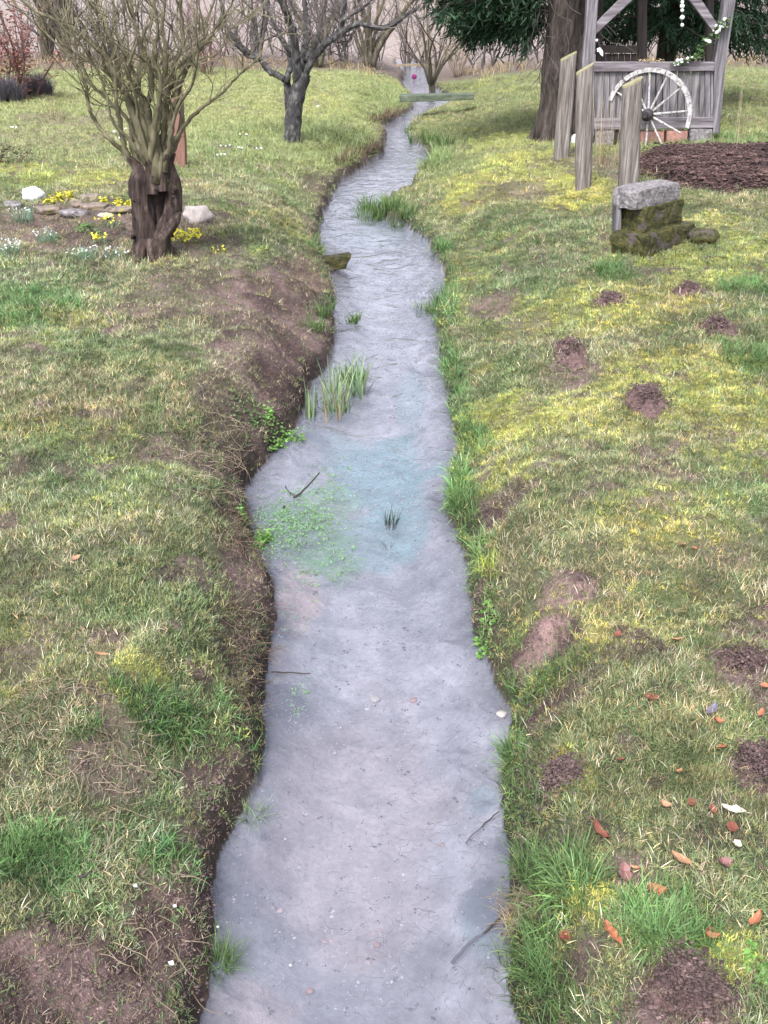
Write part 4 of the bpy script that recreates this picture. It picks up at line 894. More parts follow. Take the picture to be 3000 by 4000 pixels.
# ---- rocks of the flower bed
def bed_rock(label, px, py, w, h, mat, seed, d=None, nm='rock', flat=None, rot=0, cat='rock'):
    b = G(px, py + h * .4); k = mpp(b); m_ = MB(); rock(m_, b + Vector((0, 0, h * k * .35)), (w * k * .5, (d or w * .6) * k * .5, h * k * .6), seed, .16, rot, 3, flat)
    return tag(m_.build(nm, M[mat], origin=b, smooth=True), label, cat)
bed_rock('bright white rock at the left end of the row of stones', 132, 758, 88, 52, 'stone_white', 1)
bed_rock('rounded pale boulder right of the willow trunk', 775, 838, 112, 72, 'stone_pale', 2, flat=.8)
bed_rock('flat brown stone lying below the yellow cushion', 190, 818, 110, 34, 'stone_brown', 3, flat=.6, rot=-.2)
bed_rock('flat pale-edged stone in the middle of the flower bed row', 292, 830, 120, 36, 'stone_grey', 4, flat=.5, rot=-.1)
bed_rock('dark low stone just behind the flat pale-edged stone', 368, 806, 120, 40, 'stone_brown', 5, flat=.5)
bed_rock('mossy yellowish stone behind the dark stone', 360, 770, 100, 34, 'stone_brown', 6, flat=.6)
bed_rock('long flat stone between the moss cushion and the willow', 470, 815, 120, 24, 'stone_brown', 7, flat=.4)
bed_rock('small grey stone at the left edge of the flower bed', 50, 800, 70, 30, 'stone_grey', 8)
bed_rock('dark pointed stone under the yellow cushion', 300, 795, 50, 30, 'stone_brown', 9)
bed_rock('little orange-brown stone below the flat pale-edged stone', 410, 842, 60, 18, 'stone_pale', 10)

# ---- tufts, clumps and flowers that one can point to
def clump(name, label, px, py, w, h, n, blade_w, mat, lean=.55, seed=0, cat='plant', z=None, group=None, flowers=None, curl=.9, part='leaves', kind=None):
    b = G(px, py) if z is None else P(px, py, z); k = mpp(b); vb = VB()
    vb.add(blade_mesh('', n, h * k * 1.1, blade_w, w * k * .42, lean, seed, (.45, 1.55), curl, 4), b)
    if flowers:
        t = thing(name, label, cat, b, group); vb.build(part, V[mat], t); rnd = random.Random(seed); m_ = MB()
        fm, fn, fs = flowers
        for i in range(fn):
            a = rnd.uniform(0, 6.28); r_ = w * k * .5 * math.sqrt(rnd.random()); c = b + Vector((math.cos(a) * r_, math.sin(a) * r_, h * k * rnd.uniform(.5, 1.0)))
            for q in range(3):
                e = Vector((rnd.gauss(0, 1), rnd.gauss(0, 1), rnd.gauss(0, 1))).normalized() * fs; u = e.cross(Vector((0, 0, 1))).normalized() * fs * .5; m_.face([c, c + e * .5 + u, c + e, c + e * .5 - u])
        tag(m_.build('flowers', M[fm], t), kind='stuff'); return t
    o = tag(vb.build(name, V[mat], origin=b), label, cat, group, kind); return o
def leafy(name, label, px, py, w, h, n, size, mat, seed, cat='plant', z=None, kind=None):
    b = G(px, py) if z is None else P(px, py, z); k = mpp(b); vb = VB(); rnd = random.Random(seed); rx = w * k * .5; cs = [(rnd.gauss(0, .45) * rx, rnd.gauss(0, .8) * rx, rnd.uniform(.5, 1)) for _ in range(7)]
    for i in range(n):
        c = rnd.choice(cs); x = b.x + c[0] + rnd.gauss(0, .22) * rx * c[2]; y = b.y + c[1] + rnd.gauss(0, .3) * rx * c[2]; zz = max(hz(x, y), 0) + rnd.random() ** 1.5 * h * k * c[2] * .7
        vb.add(leaflet_mesh(1, size, .001, .001, rnd.randint(0, 99999)), (x, y, zz + .004))
    return tag(vb.build(name, V[mat], origin=b), label, cat, kind=kind)
clump('snowdrop_clump', 'leftmost clump of snowdrops at the edge of the photograph', 25, 1000, 130, 60, 110, .006, 'snowdrop leaves', seed=1, cat='flowers', flowers=('petal_white', 50, .014), group='snowdrops in the flower bed')
clump('snowdrop_clump', 'snowdrops below the white rock', 95, 868, 100, 60, 90, .006, 'snowdrop leaves', seed=2, cat='flowers', flowers=('petal_white', 24, .013), group='snowdrops in the flower bed')
clump('snowdrop_clump', 'greener snowdrop clump in the middle of the bare bed', 185, 945, 100, 50, 100, .006, 'snowdrop leaves', seed=3, cat='flowers', flowers=('petal_white', 14, .018), group='snowdrops in the flower bed')
clump('snowdrop_clump', 'dense snowdrops left of the willow foot', 330, 1015, 130, 50, 130, .006, 'snowdrop leaves', seed=4, cat='flowers', flowers=('petal_white', 30, .013), group='snowdrops in the flower bed')
clump('snowdrop_clump', 'snowdrops right against the willow foot', 450, 1012, 120, 42, 110, .006, 'snowdrop leaves', seed=5, cat='flowers', flowers=('petal_white', 24, .013), group='snowdrops in the flower bed')
clump('aconite_patch', 'yellow flowering patch right of the willow foot', 725, 950, 130, 50, 60, .007, 'yellow leaves', seed=6, cat='flowers', flowers=('petal_yellow', 60, .028), lean=.9)
clump('aconite_patch', 'small yellow flowers with green leaves left of the willow trunk', 430, 890, 110, 46, 80, .006, 'iris green', seed=7, cat='flowers', flowers=('petal_yellow', 22, .022), lean=.8)
clump('aconite_patch', 'few yellow flowers above the dense snowdrops', 390, 950, 60, 36, 40, .006, 'iris green', seed=8, cat='flowers', flowers=('petal_yellow', 14, .022), lean=.8)
clump('aconite_patch', 'tiny yellow-green plant right of the yellow flowering patch', 855, 995, 70, 30, 40, .006, 'yellow leaves', seed=9, cat='flowers', flowers=('petal_yellow', 10, .018), lean=.9)
leafy('moss_cushion', 'bright yellow rounded cushion plant beside the white rock', 228, 790, 100, 56, 420, .035, 'yellow moss cushion', 1)
leafy('moss_cushion', 'yellow moss cushion left of the willow trunk top', 425, 800, 80, 36, 200, .03, 'yellow moss cushion', 2)
leafy('moss_cushion', 'low yellow moss strip touching the willow trunk', 490, 805, 90, 26, 200, .03, 'yellow moss cushion', 3)
leafy('small_plant', 'green ground plants spreading over the bed left of the willow', 320, 900, 190, 30, 160, .03, 'sedge green', 4)
# sedges and irises by the water
def multi_sedge(name, label, spots, mat, cat='plant', bw=.008, lean=.55, z=None, seed=0, curl=.9):
    b0 = P(spots[0][0], spots[0][1], .05); vb = VB()
    for i, (px, py, w, h, n) in enumerate(spots):
        b = G(px, py) if z is None else P(px, py, z); k = mpp(b); vb.add(blade_mesh('', n, h * k, bw, w * k * .45, lean, seed * 31 + i, (.5, 1.45), curl, 4), b)
    return tag(vb.build(name, V[mat], origin=b0), label, cat)
multi_sedge('sedge_clump', 'large dark sedge clump bulging into the stream from the right bank', [(1400,850,60,70,70),(1440,830,80,90,120),(1430,870,80,70,90),(1490,860,90,90,130),(1540,850,90,80,100),(1590,850,80,70,80),(1450,880,60,50,60),(1520,810,80,60,70),(1550,895,70,50,60)], 'sedge green', bw=.013, seed=1)
multi_sedge('sedge_clump', 'small tuft of sedge on the right water edge below the wide pool', [(1650,1235,60,70,70),(1690,1225,70,80,80),(1720,1190,60,90,60)], 'sedge green', bw=.011, seed=2)
multi_sedge('sedge_clump', 'small leafy tuft standing in the water near the left bank', [(1375,1265,50,55,50),(1390,1250,40,45,30)], 'sedge green', bw=.010, seed=3, z=-.01)
multi_sedge('sedge_clump', 'green sedges at the far right bend below the plank', [(1620,545,70,60,50),(1680,555,80,70,70),(1740,570,80,70,60),(1600,520,50,50,30)], 'sedge green', bw=.016, seed=4)
multi_sedge('sedge_clump', 'brown-green sedge tuft on the left bank above the irises', [(1265,1240,60,80,70),(1290,1210,50,60,40),(1240,1290,60,60,40)], 'sedge green', bw=.009, seed=5)
multi_sedge('iris_clump', 'narrow iris leaves rising left in the reed bed of the left bank', [(1215,1640,60,150,18),(1250,1600,40,120,10)], 'iris green', bw=.015, lean=.25, seed=6, curl=.5)
multi_sedge('iris_clump', 'taller iris leaves right in the water of the reed bed', [(1320,1620,110,170,44),(1390,1550,100,180,40),(1300,1540,80,170,20),(1400,1480,80,150,20)], 'iris green', bw=.014, lean=.62, seed=7, curl=.6, z=-.02)
multi_sedge('sedge_clump', 'dark leafy tuft behind the tall irises', [(1390,1500,80,100,60),(1350,1490,70,90,40)], 'sedge green', bw=.01, lean=.6, seed=8, z=-.01)
multi_sedge('dry_reed', 'broken straw coloured reed leaves between the irises', [(1330,1640,40,170,4),(1300,1600,90,190,6),(1250,1650,80,140,5)], 'dry stems', bw=.011, lean=.9, seed=9, curl=.1, z=0)
def tuft(label, px, py, w, h, n, seed, mat='lush grass', bw=.0035, lean=.85): return clump('grass_tuft', label, px, py, w * 1.15, h * .68, int(n * .8), bw, mat, lean, seed, 'grass tuft', kind=None)
tuft('long dark green grass tuft overhanging the water in the lower right corner', 2170, 3830, 230, 300, 420, 21)
tuft('lush grass tuft on the right bank above the corner tuft', 2110, 3420, 180, 220, 320, 22)
tuft('dense green grass tuft between the fallen leaves', 2620, 3540, 190, 160, 340, 23)
tuft('green tuft on the right bank beside the water above the middle', 1830, 1970, 150, 110, 420, 24, bw=.004)
tuft('round green tuft on the lawn below the stone steps', 2330, 1050, 80, 50, 160, 25, bw=.006)
tuft('fresh green tuft at the left edge of the photograph in the lower half', 70, 3330, 200, 150, 260, 26)
tuft('small green tuft on the bare soil of the left bank', 620, 3320, 60, 130, 60, 27, 'snowdrop leaves')
tuft('grass tuft leaning over the water from the lower left bank', 860, 3780, 120, 220, 220, 28)
tuft('pale grass tuft drooping into the water on the left bank', 985, 3200, 80, 160, 120, 29, 'iris green', lean=1.1)
tuft('bright grass tuft on the muddy left bank', 230, 3580, 100, 90, 110, 30)
tuft('spiky green tuft below the mossy patch on the left lawn', 330, 2850, 140, 120, 200, 31)
tuft('grass tuft at the right water edge beside the pinkish stone', 2020, 2700, 100, 140, 200, 32)
tuft('yellow-green grass tuft above the bare patch of the right bank', 1930, 2230, 140, 110, 220, 33, 'yellow leaves', .003)
tuft('grass tuft on the right bank beside the middle pool', 2010, 2960, 90, 180, 180, 34)
tuft('thin grass tuft at the lower right bank edge', 2020, 3620, 90, 160, 160, 35, 'dry stems', lean=1.0)
# long dry grass and roots hanging over the eroded left bank
def drape(label, px, py, w, n, ln, mat, seed, dirx=1.0):
    rnd = random.Random(seed); b = G(px, py); k = mpp(b); m_ = MB()
    for i in range(n):
        q = G(px + rnd.uniform(-w, w) * .5, py + rnd.uniform(-.6, .6) * w) + Vector((0, 0, .012)); L_ = ln * rnd.uniform(.5, 1.2)
        d = Vector((dirx * rnd.gauss(.35, .7), rnd.gauss(-.1, .8), rnd.uniform(.0, .4))); pts = wander(q, d, L_, 6, .3, -.2, rnd)
        for p in pts: p.z = max(p.z, hz(p.x, p.y) + .008)
        m_.tube(pts, taper(7, .0014, .0008), 3, cap=False)
    return tag(m_.build('dry_grass', mat, origin=b), label, 'dry grass')
drape('bleached long grass lying over the left bank above the green water weed', 800, 1790, 260, 120, .17, M['ochre_twig'], 1)
drape('brown roots and stems hanging on the eroded left bank by the water weed', 920, 2080, 140, 120, .13, M['brown_stalk'], 2)
drape('brown stems overhanging the left bank below the mud bar', 960, 2480, 200, 110, .12, M['brown_stalk'], 3)
drape('dry stalks at the left bank edge beside the floating stick', 960, 2740, 160, 50, .12, M['brown_stalk'], 4)
drape('bleached stalks lying on the left lawn below its mossy patch', 350, 2950, 500, 110, .13, M['ochre_twig'], 5)
drape('brown grass tufts on the dark undercut left bank near the ledge', 1180, 1060, 130, 110, .4, M['brown_stalk'], 6)
drape('straw stalks on the far left of the lower lawn', 120, 2800, 260, 60, .14, M['ochre_twig'], 7)
drape('dead stalks scattered on the muddy lower left bank', 500, 3600, 500, 60, .12, M['ochre_twig'], 8)
drape('overhanging dry grass fringe on the lower right bank', 2040, 3560, 90, 70, .12, M['ochre_twig'], 9, -1)
for a in (('brown reed stubble on the first far left bank bend', 1410, 600, 180, 90, .3, M['brown_stalk'], 10), ('brown reed stubble on the second far left bank bend', 1500, 465, 130, 80, .35, M['brown_stalk'], 12)): drape(*a)
multi_sedge('sod_edge', 'brown ragged sods and stubble on the first far bend of the left bank', [(1320 + 18 * i, 640 - 7 * i, 60, 60, 40) for i in range(10)], 'bank roots', bw=.012, lean=.9, seed=61)
multi_sedge('sod_edge', 'brown ragged sods on the second far bend of the left bank', [(1450 + 16 * i, 478 - 5 * i, 50, 45, 34) for i in range(8)], 'bank roots', bw=.016, lean=.9, seed=62)
# cress and floating weed
leafy('watercress', 'bright green leafy plant on the left bank above the mud corner', 1095, 1740, 130, 60, 420, .019, 'cress green', 11)
leafy('watercress', 'green leafy plant higher on the left bank', 980, 1640, 170, 40, 300, .018, 'rose leaves', 12)
leafy('watercress', 'vivid green clump at the lower left of the floating weed', 1015, 2125, 100, 60, 300, .017, 'cress green', 13, z=.01)
leafy('watercress', 'small light green plant at the left edge of the floating weed', 950, 2010, 50, 40, 60, .022, 'cress green', 14)
leafy('clover_plant', 'tiny white-edged leaves beside the water in the lower left', 680, 3600, 60, 50, 26, .012, 'rose leaves', 15)
leafy('clover_plant', 'clover patch at the right edge of the lower right corner', 2950, 3780, 120, 40, 70, .018, 'cress green', 16)
leafy('clover_plant', 'pale green rosette patch on the right bank among moss', 2560, 2850, 260, 20, 170, .012, 'rose leaves', 17)
leafy('clover_plant', 'light green weeds on the right bank edge below the bare patch', 1900, 2460, 130, 40, 90, .022, 'cress green', 18)
rnd = random.Random(77); vb = VB()
for cx, cy, rx, ry, n in ((1190,2040,140,90,700),(1080,2080,90,90,420),(1280,1900,120,90,150),(1320,2180,90,80,140),(1130,1950,120,60,90),(1180,2230,120,160,70),(1130,2420,90,80,16),(1180,2680,60,90,14),(1170,2760,50,60,8)):
    for i in range(n):
        p = P(cx + rnd.gauss(0, .5) * rx, cy + rnd.gauss(0, .5) * ry, rnd.choice((.003, -.006, -.010, -.014)))
        if bool(inside(np.array([p.x]), np.array([p.y]))[0]): vb.add(leaflet_mesh(rnd.choice((4, 6, 9)), .0095, .017, .003, rnd.randint(0, 9999)), p)
tag(vb.build('floating_weed', V['weed green'], origin=P(1180, 2040, 0)), 'pale green starwort floating at the left side of the pool', kind='stuff')
clump('sunken_weed', 'dark green weed standing in the middle of the teal pool', 1525, 2060, 60, 80, 40, .008, 'sunken weed', seed=41, z=-.03, lean=.5)
clump('sunken_weed', 'small dark weed just below the first in the teal pool', 1510, 2140, 50, 40, 20, .008, 'sunken weed', seed=42, z=-.03, lean=.8)
rnd = random.Random(55); m_ = MB()      # waterlogged stalks and grass blades on the bed and surface
for i in range(900):
    yy = rnd.uniform(800, 3950); lx = np.interp(yy, [b for a, b in LE[::-1]], [a for a, b in LE[::-1]]) + 30; rx_ = np.interp(yy, [b for a, b in RE[::-1]], [a for a, b in RE[::-1]]) - 30
    t = rnd.random(); t = t if rnd.random() < .5 else (.55 + .45 * t)
    p = P(lx + (rx_ - lx) * t, yy, rnd.uniform(-.014, -.003)); w = wander(p, (rnd.gauss(0, 1), rnd.gauss(0, .5), 0), rnd.uniform(.01, .07), 5, .4, 0, rnd)
    for q in w: q.z = p.z
    m_.tube(w, taper(6, .0009, .0005), 3, cap=False)
tag(m_.build('drifting_stalks', M['brown_stalk'], origin=P(1500, 2500, 0)), 'fine dark stalks drifting in the stream', kind='stuff')
def stick(label, pts, r, seed, z=.01, nm='stick', mat='stick', cat='stick'):
    rnd = random.Random(seed); w = smooth_path([P(a, b, zz) for a, b, zz in pts], 4, .002, rnd); m_ = MB(); m_.tube(w, taper(len(w), r, r * .5), 6)
    return m_, w, tag(m_.build(nm, M[mat], origin=w[0], smooth=True), label, cat)
stick('forked dark stick poking out of the floating weed', [(1145,1945,0),(1175,1925,.02),(1215,1885,.07),(1248,1845,.12)], .007, 1)
stick('short dark twig crossing the forked stick', [(1112,1898,.05),(1130,1920,.03),(1150,1935,.01)], .004, 2)
stick('short dark peg standing in the floating weed', [(1105,2000,-.02),(1110,1975,.02)], .008, 3)
stick('thin dark stick lying straight on the water at the left bank', [(1060,2625,.03),(1130,2627,.02),(1212,2630,.012)], .004, 4)
stick('sunken curved branch near the lower right bank', [(1770,3760,-.03),(1830,3690,-.015),(1900,3640,0),(1960,3560,.03)], .006, 5)
stick('bent twig in the lower right water', [(1820,3290,-.02),(1880,3230,0),(1950,3170,.03)], .0035, 6)
stick('dark twig hanging at the left bank below the straight stick', [(1000,2680,.22),(1005,2760,.12),(1035,2860,.02)], .004, 7)
stick('long pale stalk lying on the lower left bank', [(405,3340,.42),(440,3250,.43),(455,3160,.45)], .003, 8, mat='ochre_twig', cat='stalk')
stick('grey twig across the mud of the lower left bank', [(310,3430,.41),(360,3405,.42)], .005, 9)
for i, (a, b, w, lab, mt) in enumerate([(1615,2735,34,'orange stone on the stream bed','brick'),(1465,2730,44,'pale orange stone on the stream bed left of the orange one','stone_pale'),(1960,2790,44,'flat pinkish stone at the right water edge','stone_pale'),(1475,3690,26,'small reddish pebble in the lower stream','brick'),(1135,3770,16,'white snail shell on the lower stream bed','petal_white'),(1725,3300,22,'pinkish pebble in the lower middle of the stream','brick'),(1210,3870,30,'dull red stone at the bottom of the photograph','brick')]):
    p = P(a, b, -.01); z = hz(p.x, p.y); p = P(a, b, z + .01); k = mpp(p); m_ = MB(); rock(m_, p, (w * k * .5, w * k * .45, w * k * .25), 60 + i, .15, 0, 2); tag(m_.build('stream_stone', M[mt], origin=p, smooth=True), lab, 'stone')
# gravel on the bed
rnd = random.Random(88); n = 30000
xs_ = rng.uniform(-1.1, 1.3, n); ys_ = rng.uniform(.9, 13, n) ** 1.0; dd_, _l = stream_sd(xs_, ys_); k = dd_ < -.03; xs_, ys_ = xs_[k], ys_[k]; n = len(xs_)
peb = make_collection('pebbles', [src('p', crumb_mesh(3, .008, .02, 11, .5), M['crumb']), src('p', crumb_mesh(2, .012, .02, 12, .4), M['crumb'])])
ptint = np.array([(.36, .33, .36), (.14, .12, .13), (.42, .30, .28), (.08, .07, .08), (.5, .48, .5)])[rng.integers(0, 5, n)]
scatter('stream_gravel', 'small gravel on the stream bed', peb, np.stack([xs_, ys_, height(xs_, ys_)], 1), np.stack([np.zeros(n), np.zeros(n), rng.uniform(0, 6, n)], 1), rng.uniform(.12, .55, n) ** 1.0 * np.where(rng.uniform(0, 1, n) < .03, 2.2, 1), rng.integers(0, 2, n), rgba(ptint))

# ---- molehills
MH = []
def molehill(label, px, py, w, h, seed, hgt=None):
    rnd = random.Random(seed); b = G(px, py); k = mpp(b); rx = w * k * .5; ry = max(rx * .6, (P(px, py - h / 2, b.z).y - P(px, py + h / 2, b.z).y) / 2); H = (hgt or .05); m_ = MB(); n, mm2 = 16, 28
    xs = [b.x]; ysx = [b.y]
    for i in range(1, n + 1):
        for j in range(mm2):
            a = 6.2832 * j / mm2; wob = 1 + .22 * math.sin(a * 2 + seed) + .14 * math.sin(a * 5 + seed * 2); xs.append(b.x + math.cos(a) * rx * wob * i / n); ysx.append(b.y + math.sin(a) * ry * wob * i / n)
    xs = np.array(xs); ysx = np.array(ysx); zz = height(xs, ysx); nz = (fbm(xs, ysx, 30, 3, seed) - .5)
    for q in range(len(xs)):
        i = 0 if q == 0 else (q - 1) // mm2 + 1; t = i / n; m_.v.append((xs[q], ysx[q], zz[q] + H * (1 - t * t) * (.8 + 2.6 * nz[q]) + .006 - (.02 if i == n else 0)))
    MH.append((np.array(m_.v), rx))
    for j in range(mm2): m_.f.append((0, 1 + j, 1 + (j + 1) % mm2))
    for i in range(n - 1):
        for j in range(mm2): a = 1 + i * mm2 + j; c = 1 + i * mm2 + (j + 1) % mm2; m_.f.append((a, a + mm2, c + mm2, c))
    return tag(m_.build('molehill', M['mole_soil'], origin=b, smooth=True), label, 'molehill', 'molehills on the right lawn')
molehill('molehill at the top right, nearest the stone steps on the right', 2688, 1145, 110, 46, 1)
molehill('flat small molehill between the stone steps and the stream side', 2395, 1180, 110, 34, 2)
molehill('molehill near the right edge below the topmost one', 2795, 1288, 150, 44, 3)
molehill('elongated molehill high on the slope towards the stream', 2225, 1380, 150, 90, 4)
molehill('largest dark molehill in the middle of the right lawn', 2520, 1585, 190, 90, 5, .07)
molehill('round molehill between yellow moss patches on the lower right bank', 2195, 3045, 110, 100, 6, .03)
molehill('big dark molehill in the lower right corner', 2680, 3860, 280, 200, 7, .035)
molehill('molehill cut by the right edge of the photograph', 2960, 2985, 110, 80, 8, .03)
molehill('dark crumbly heap at the right edge above the leaves', 2930, 2600, 160, 80, 10, .03)

mp_all = []
for vv, rx in MH:
    c0 = vv[0]; q = vv[rng.integers(0, len(vv), int(min(1500, 250 + 2200 * rx)))].copy(); q[:, :2] += rng.normal(0, rx * .16, (len(q), 2)); g = height(q[:, 0], q[:, 1]); rr_ = np.hypot(q[:, 0] - c0[0], (q[:, 1] - c0[1])) / rx
    q[:, 2] = np.where(rr_ < .85, np.maximum(q[:, 2], g) , g + .002); mp_all.append(q)
mp_all = np.vstack(mp_all); n = len(mp_all)
scatter('molehill_crumbs', 'loose soil crumbs on and around the molehills', crumbs, mp_all, np.stack([rng.normal(0, .3, n), rng.normal(0, .3, n), rng.uniform(0, 6, n)], 1), rng.uniform(.5, 1.7, n), rng.integers(0, 3, n), rgba((C_soil + (C_soil2 - C_soil) * .35) * rng.uniform(.5, 1.6, (n, 1))))
# ---- mulch bed
MU = [(2490,640),(2560,590),(2700,580),(2860,575),(3060,580),(3150,650),(3100,735),(2900,748),(2700,745),(2560,690)]
mp_ = [G(a, b) for a, b in MU]; cx = sum(p.x for p in mp_) / 10; cy = sum(p.y for p in mp_) / 10
m_ = MB(); n = 14; ringn = len(mp_) * 4; bd = smooth_path(mp_ + [mp_[0]], 4)[:-1]; cz = hz(cx, cy); m_.v.append((cx, cy, cz + .12))
for i in range(1, n + 1):
    for p in bd:
        x = cx + (p.x - cx) * i / n; y = cy + (p.y - cy) * i / n; t = i / n; m_.v.append((x, y, hz(x, y) + .12 * (1 - t ** 4) * (.7 + .6 * float(vnoise(np.array([x]), np.array([y]), 6, 4)[0])) - .01))
rn = len(bd)
for j in range(rn): m_.f.append((0, 1 + j, 1 + (j + 1) % rn))
for i in range(n - 1):
    for j in range(rn): a = 1 + i * rn + j; c = 1 + i * rn + (j + 1) % rn; m_.f.append((a, a + rn, c + rn, c))
tag(m_.build('mulch_bed', M['mulch'], origin=(cx, cy, cz)), 'dark reddish-brown mulch bed in front of the shelter', kind='stuff')
rnd = random.Random(66); n = 3600; th_ = rng.uniform(0, 1, n) ** .5; jj = rng.integers(0, rn, n); pts = []
for i in range(n):
    p = bd[jj[i]]; x = cx + (p.x - cx) * th_[i] + rng.uniform(-.1, .1); y = cy + (p.y - cy) * th_[i] + rng.uniform(-.1, .1); pts.append((x, y))
pts = np.array(pts); zz = height(pts[:, 0], pts[:, 1]) + .12 * (1 - th_ ** 4) * (.7 + .6 * vnoise(pts[:, 0], pts[:, 1], 6, 4)) - .005
scatter('mulch_chips', 'bark chips on the mulch bed', crumbs, np.concatenate([pts, zz[:, None]], 1), np.stack([np.zeros(n), np.zeros(n), rng.uniform(0, 6, n)], 1), rng.uniform(2.6, 6.0, n), rng.integers(0, 3, n), rgba(np.array((.058, .034, .030)) * rng.uniform(.3, 1.9, (n, 1))))

# ---- shrubs at the left edge
b = G(70, 395); t = thing('beech_shrub', 'russet shrub with withered leaves at the top left edge', 'shrub', b); tw = MB(); vb = VB(); rnd = random.Random(71)
for i in range(15):
    w = wander(b + Vector((rnd.uniform(-.5, .3), rnd.uniform(-.2, .4), -.05)), (rnd.gauss(-.15, .35), rnd.gauss(0, .3), 1), rnd.uniform(.9, 1.9), 10, .12, .03, rnd); tw.tube(w, taper(11, .02, .006), 5, cap=False); twig_spray(tw, w, 8, .5, .006, .2, .05, 0, rnd, .2, .7)
    for q in w[3:]: vb.add(leaflet_mesh(16, .055, .2, .25, rnd.randint(0, 9999)), q - Vector((0, 0, .12)))
tag(tw.build('stems', M['red_twig'], t), kind='stuff'); vb.build('leaves', V['red leaves'], t)
for lab, px, py, w, h, sd in (('rounded purple-grey lavender mound right of the russet shrub', 150, 375, 150, 100, 1), ('purple-grey lavender mound at the left edge under the russet shrub', 30, 400, 160, 110, 2)):
    b = G(px, py); k = mpp(b); vb = VB(); rnd = random.Random(sd)
    for i in range(90): 
        a = rnd.uniform(0, 6.28); r_ = math.sqrt(rnd.random()) * w * k * .35; vb.add(blade_mesh('', 16, h * k * .8, .012, .05, .6, rnd.randint(0, 9999), (.5, 1.4)), b + Vector((math.cos(a) * r_, math.sin(a) * r_, h * k * .25 * (1 - (r_ / (w * k * .35)) ** 2))))
    tag(vb.build('lavender_bush', V['grey lavender'], origin=b), lab, 'shrub')
b = G(25, 645); t = thing('low_shrub', 'small dark twiggy plant at the left edge above the stones', 'shrub', b); tw = MB(); vb = VB(); rnd = random.Random(73)
for i in range(12):
    w = wander(b + Vector((rnd.uniform(-.15, .15), rnd.uniform(-.1, .1), -.03)), (rnd.gauss(0, .5), rnd.gauss(0, .4), 1), rnd.uniform(.2, .4), 8, .2, .0, rnd); tw.tube(w, taper(9, .008, .003), 4, cap=False); vb.add(leaflet_mesh(26, .03, .12, .12, i), w[5])
tag(tw.build('stems', M['red_twig'], t), kind='stuff'); vb.build('leaves', V['dark leaves'], t)
clump('wispy_plant', 'sparse reddish stems in front of the lavender mounds', 210, 470, 120, 150, 30, .006, 'brown stems', seed=5, cat='plant', lean=.5)
clump('climbing_rose', 'leafless pale rose stems between the middle post and the thick post', 2370, 650, 110, 330, 40, .008, 'dry stems', seed=51, cat='plant', lean=.3, curl=.5)
clump('young_shrub', 'thin bare sapling at the right end of the shelter', 2890, 600, 60, 260, 14, .008, 'dry stems', seed=52, cat='plant', lean=.25, curl=.4)

# ---- fallen leaves, one by one
def leaf_mesh(seed, curl):
    rnd = random.Random(seed); m_ = MB(); n = 6; top = []
    for i in range(n + 1):
        t = i / n; w = .30 * math.sin(math.pi * min(1, t * .96 + .02)) ** .75 * (1 + rnd.uniform(-.22, .22)); x = t - .5; z = curl * (x * x) * 1.6 + rnd.uniform(-.04, .04)
        m_.v += [(x, -w, z + curl * .35 * w * 2 + .02), (x, 0, z), (x, w, z + curl * .45 * w * 2 + .02)]
    for i in range(n):
        a = i * 3; m_.f += [(a, a + 3, a + 4, a + 1), (a + 1, a + 4, a + 5, a + 2)]
    m_.tube([(.48, 0, curl * .28), (.72, .04, curl * .3)], [.012, .008], 4)
    me = bpy.data.meshes.new('leaf'); me.from_pydata(m_.v, [], m_.f); return me
LM = {}
def leafmat(name, cols): return noise_mat(name, cols, 3, bump=.3, rough=.6, detail=5)
LMAT = {'orange': leafmat('orange leaf', [(.27, .09, .045), (.40, .16, .085)]), 'tan': leafmat('tan leaf', [(.28, .14, .075), (.42, .24, .14)]), 'rust': leafmat('rust leaf', [(.11, .035, .025), (.22, .075, .045)]),
        'mauve': leafmat('mauve leaf', [(.15, .065, .065), (.24, .115, .11)]), 'cream': leafmat('cream leaf', [(.38, .34, .25), (.55, .51, .41)]), 'slate': leafmat('slate leaf', [(.09, .08, .11), (.16, .14, .17)])}
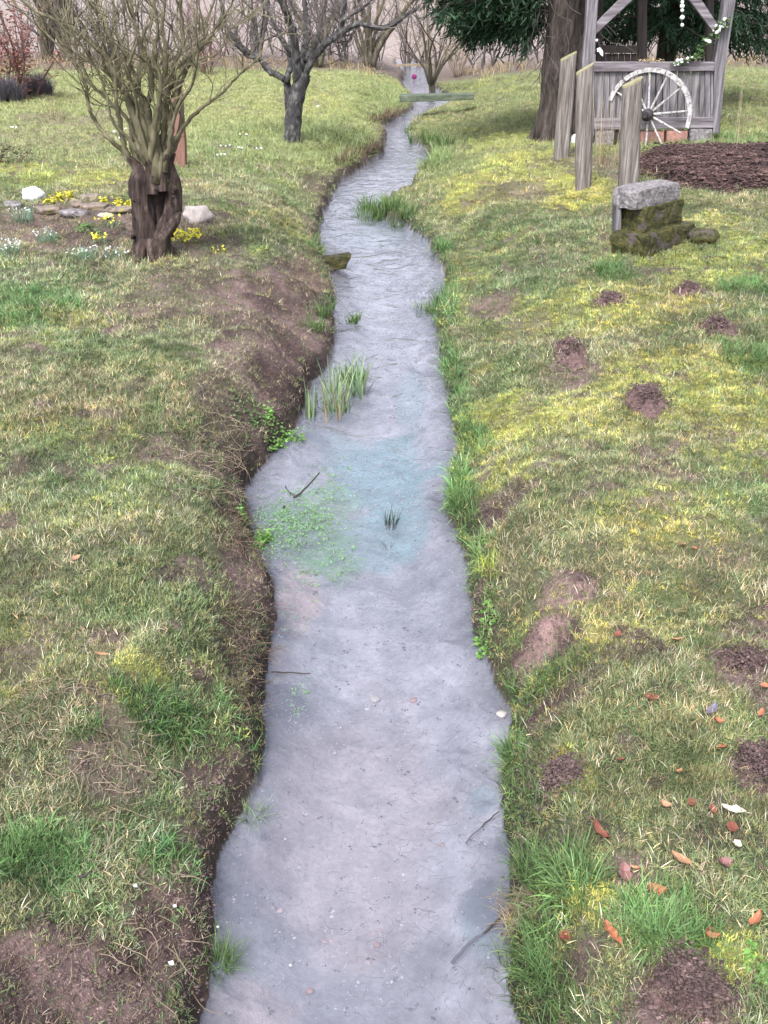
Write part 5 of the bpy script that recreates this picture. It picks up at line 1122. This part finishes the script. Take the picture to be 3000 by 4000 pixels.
LEAVES = [(2655,3380,76,'tan',-.6,'oval orange-tan leaf left of the dense green tuft top'),(2435,3440,80,'mauve',1.5,'large mauve-brown leaf between the yellow moss and the tan leaves'),(2550,3510,76,'orange',.2,'oval orange leaf right below the mauve leaf'),
 (2385,3670,92,'orange',-1.1,'curled two-tone orange leaf above the corner grass tuft'),(2860,3195,100,'cream',-.6,'big cream torn leaf near the right edge'),(2868,3330,50,'cream',.9,'small cream leaf below the big cream one'),(2855,3260,70,'rust',1.2,'rust leaf between the two cream leaves'),
 (2950,3620,70,'orange',.8,'upright orange leaf at the right edge'),(2770,3690,60,'orange',.1,'orange leaf left of the upright one at the right edge'),(2770,3660,46,'rust',.3,'small rust leaf above the lower orange pair'),(2210,3680,60,'rust',.5,'dark rust leaf in the shade beside the corner tuft'),
 (2330,3280,80,'rust',-.9,'dark rust leaf on the lower right bank left of the tan leaves'),(2700,3160,60,'rust',1.4,'rust leaf beside the little tan leaf'),(2780,3190,56,'rust',1.5,'narrow rust leaf between the cream leaf and the rust leaf'),(2590,3170,54,'tan',.0,'little tan leaf lying flat above the green tufts'),
 (2815,2940,64,'orange',.6,'orange leaf above the right part of the leaf scatter'),(2780,2800,80,'slate',.9,'dark slate coloured leaf on the right bank'),(2800,2840,46,'orange',.1,'small orange leaf just below the slate leaf'),(2540,2745,70,'rust',.1,'flat rust leaf left of the slate leaf'),
 (2640,2520,50,'tan',.0,'pale tan leaf high on the right lawn'),(2660,2150,40,'tan',.4,'tan leaf in the upper middle of the right lawn'),(2710,2160,36,'orange',.9,'orange leaf beside the tan leaf in the upper middle'),(2410,2500,40,'rust',.8,'rusty leaf right of the bare slope'),
 (2650,3040,46,'tan',.7,'tan leaf beside the yellowish grass on the right'),(400,2580,60,'tan',.1,'tan leaf on the left lawn'),(300,2200,40,'tan',.7,'small tan leaf further up the left lawn'),
 (2820,3400,60,'mauve',.2,'mauve leaf right of the dense green tuft'),(2420,2990,44,'rust',.6,'small rust leaf right of the round molehill'),(2745,3900,36,'cream',.3,'small cream leaf at the lower right molehill'),(2480,3420,40,'tan',2.5,'little tan leaf touching the mauve leaf'),(2980,2700,50,'orange',.3,'orange leaf cut by the right edge'),(2970,2810,50,'orange',1.0,'orange leaf below the one cut by the right edge')]
for i, (a, b_, w, c, rz_, lab) in enumerate(LEAVES):
    p = G(a, b_); k = mpp(p); me = leaf_mesh(i, [.25, .5, .8][i % 3]); me.materials.append(LMAT[c]); o = bpy.data.objects.new('fallen_leaf', me); COL.objects.link(o)
    o.location = p + Vector((0, 0, .022)); s = w * k * (1.15 if b_ > 3200 else .95); o.scale = (s, s, s); o.rotation_euler = (R([-10, 18, 8, -20][i % 4]) - R(6), R([12, -8, 18][i % 3]), rz_); tag(o, lab, 'leaf', 'fallen leaves on the lawn')
for lab, a, b_, w in (('white petal on the mud just above the water tuft', 672, 3795, 34), ('white petal among grass on the lower left bank', 532, 3492, 26), ('pale petals beside the clover at the left water edge', 685, 3570, 24), ('tiny white petal at the edge of the left water', 853, 3650, 18)):
    p = G(a, b_); k = mpp(p); me = leaf_mesh(int(a), .4); me.materials.append(M['petal_white']); o = bpy.data.objects.new('fallen_petal', me); COL.objects.link(o); o.location = p + Vector((0, 0, .03)); s = w * k * .7; o.scale = (s, s * 1.6, s); o.rotation_euler = (.2, .1, 1.2); tag(o, lab, 'petal', 'white petals on the left bank')
# far daisies
rnd = random.Random(99); m_ = MB()
for a, b_ in [(60,515),(448,535),(470,560),(950,545),(870,625),(930,600),(1010,600),(880,590),(500,520),(1250,430)]:
    p = G(a, b_); 
    for q in range(3): m_.blob(p + Vector((rnd.uniform(-.06, .06), rnd.uniform(-.06, .06), .07)), (.016, .016, .012), 1, .2, q)
tag(m_.build('lawn_flowers', M['petal_white'], origin=G(870, 600)), 'few white flowers dotted over the far left lawn', kind='stuff')
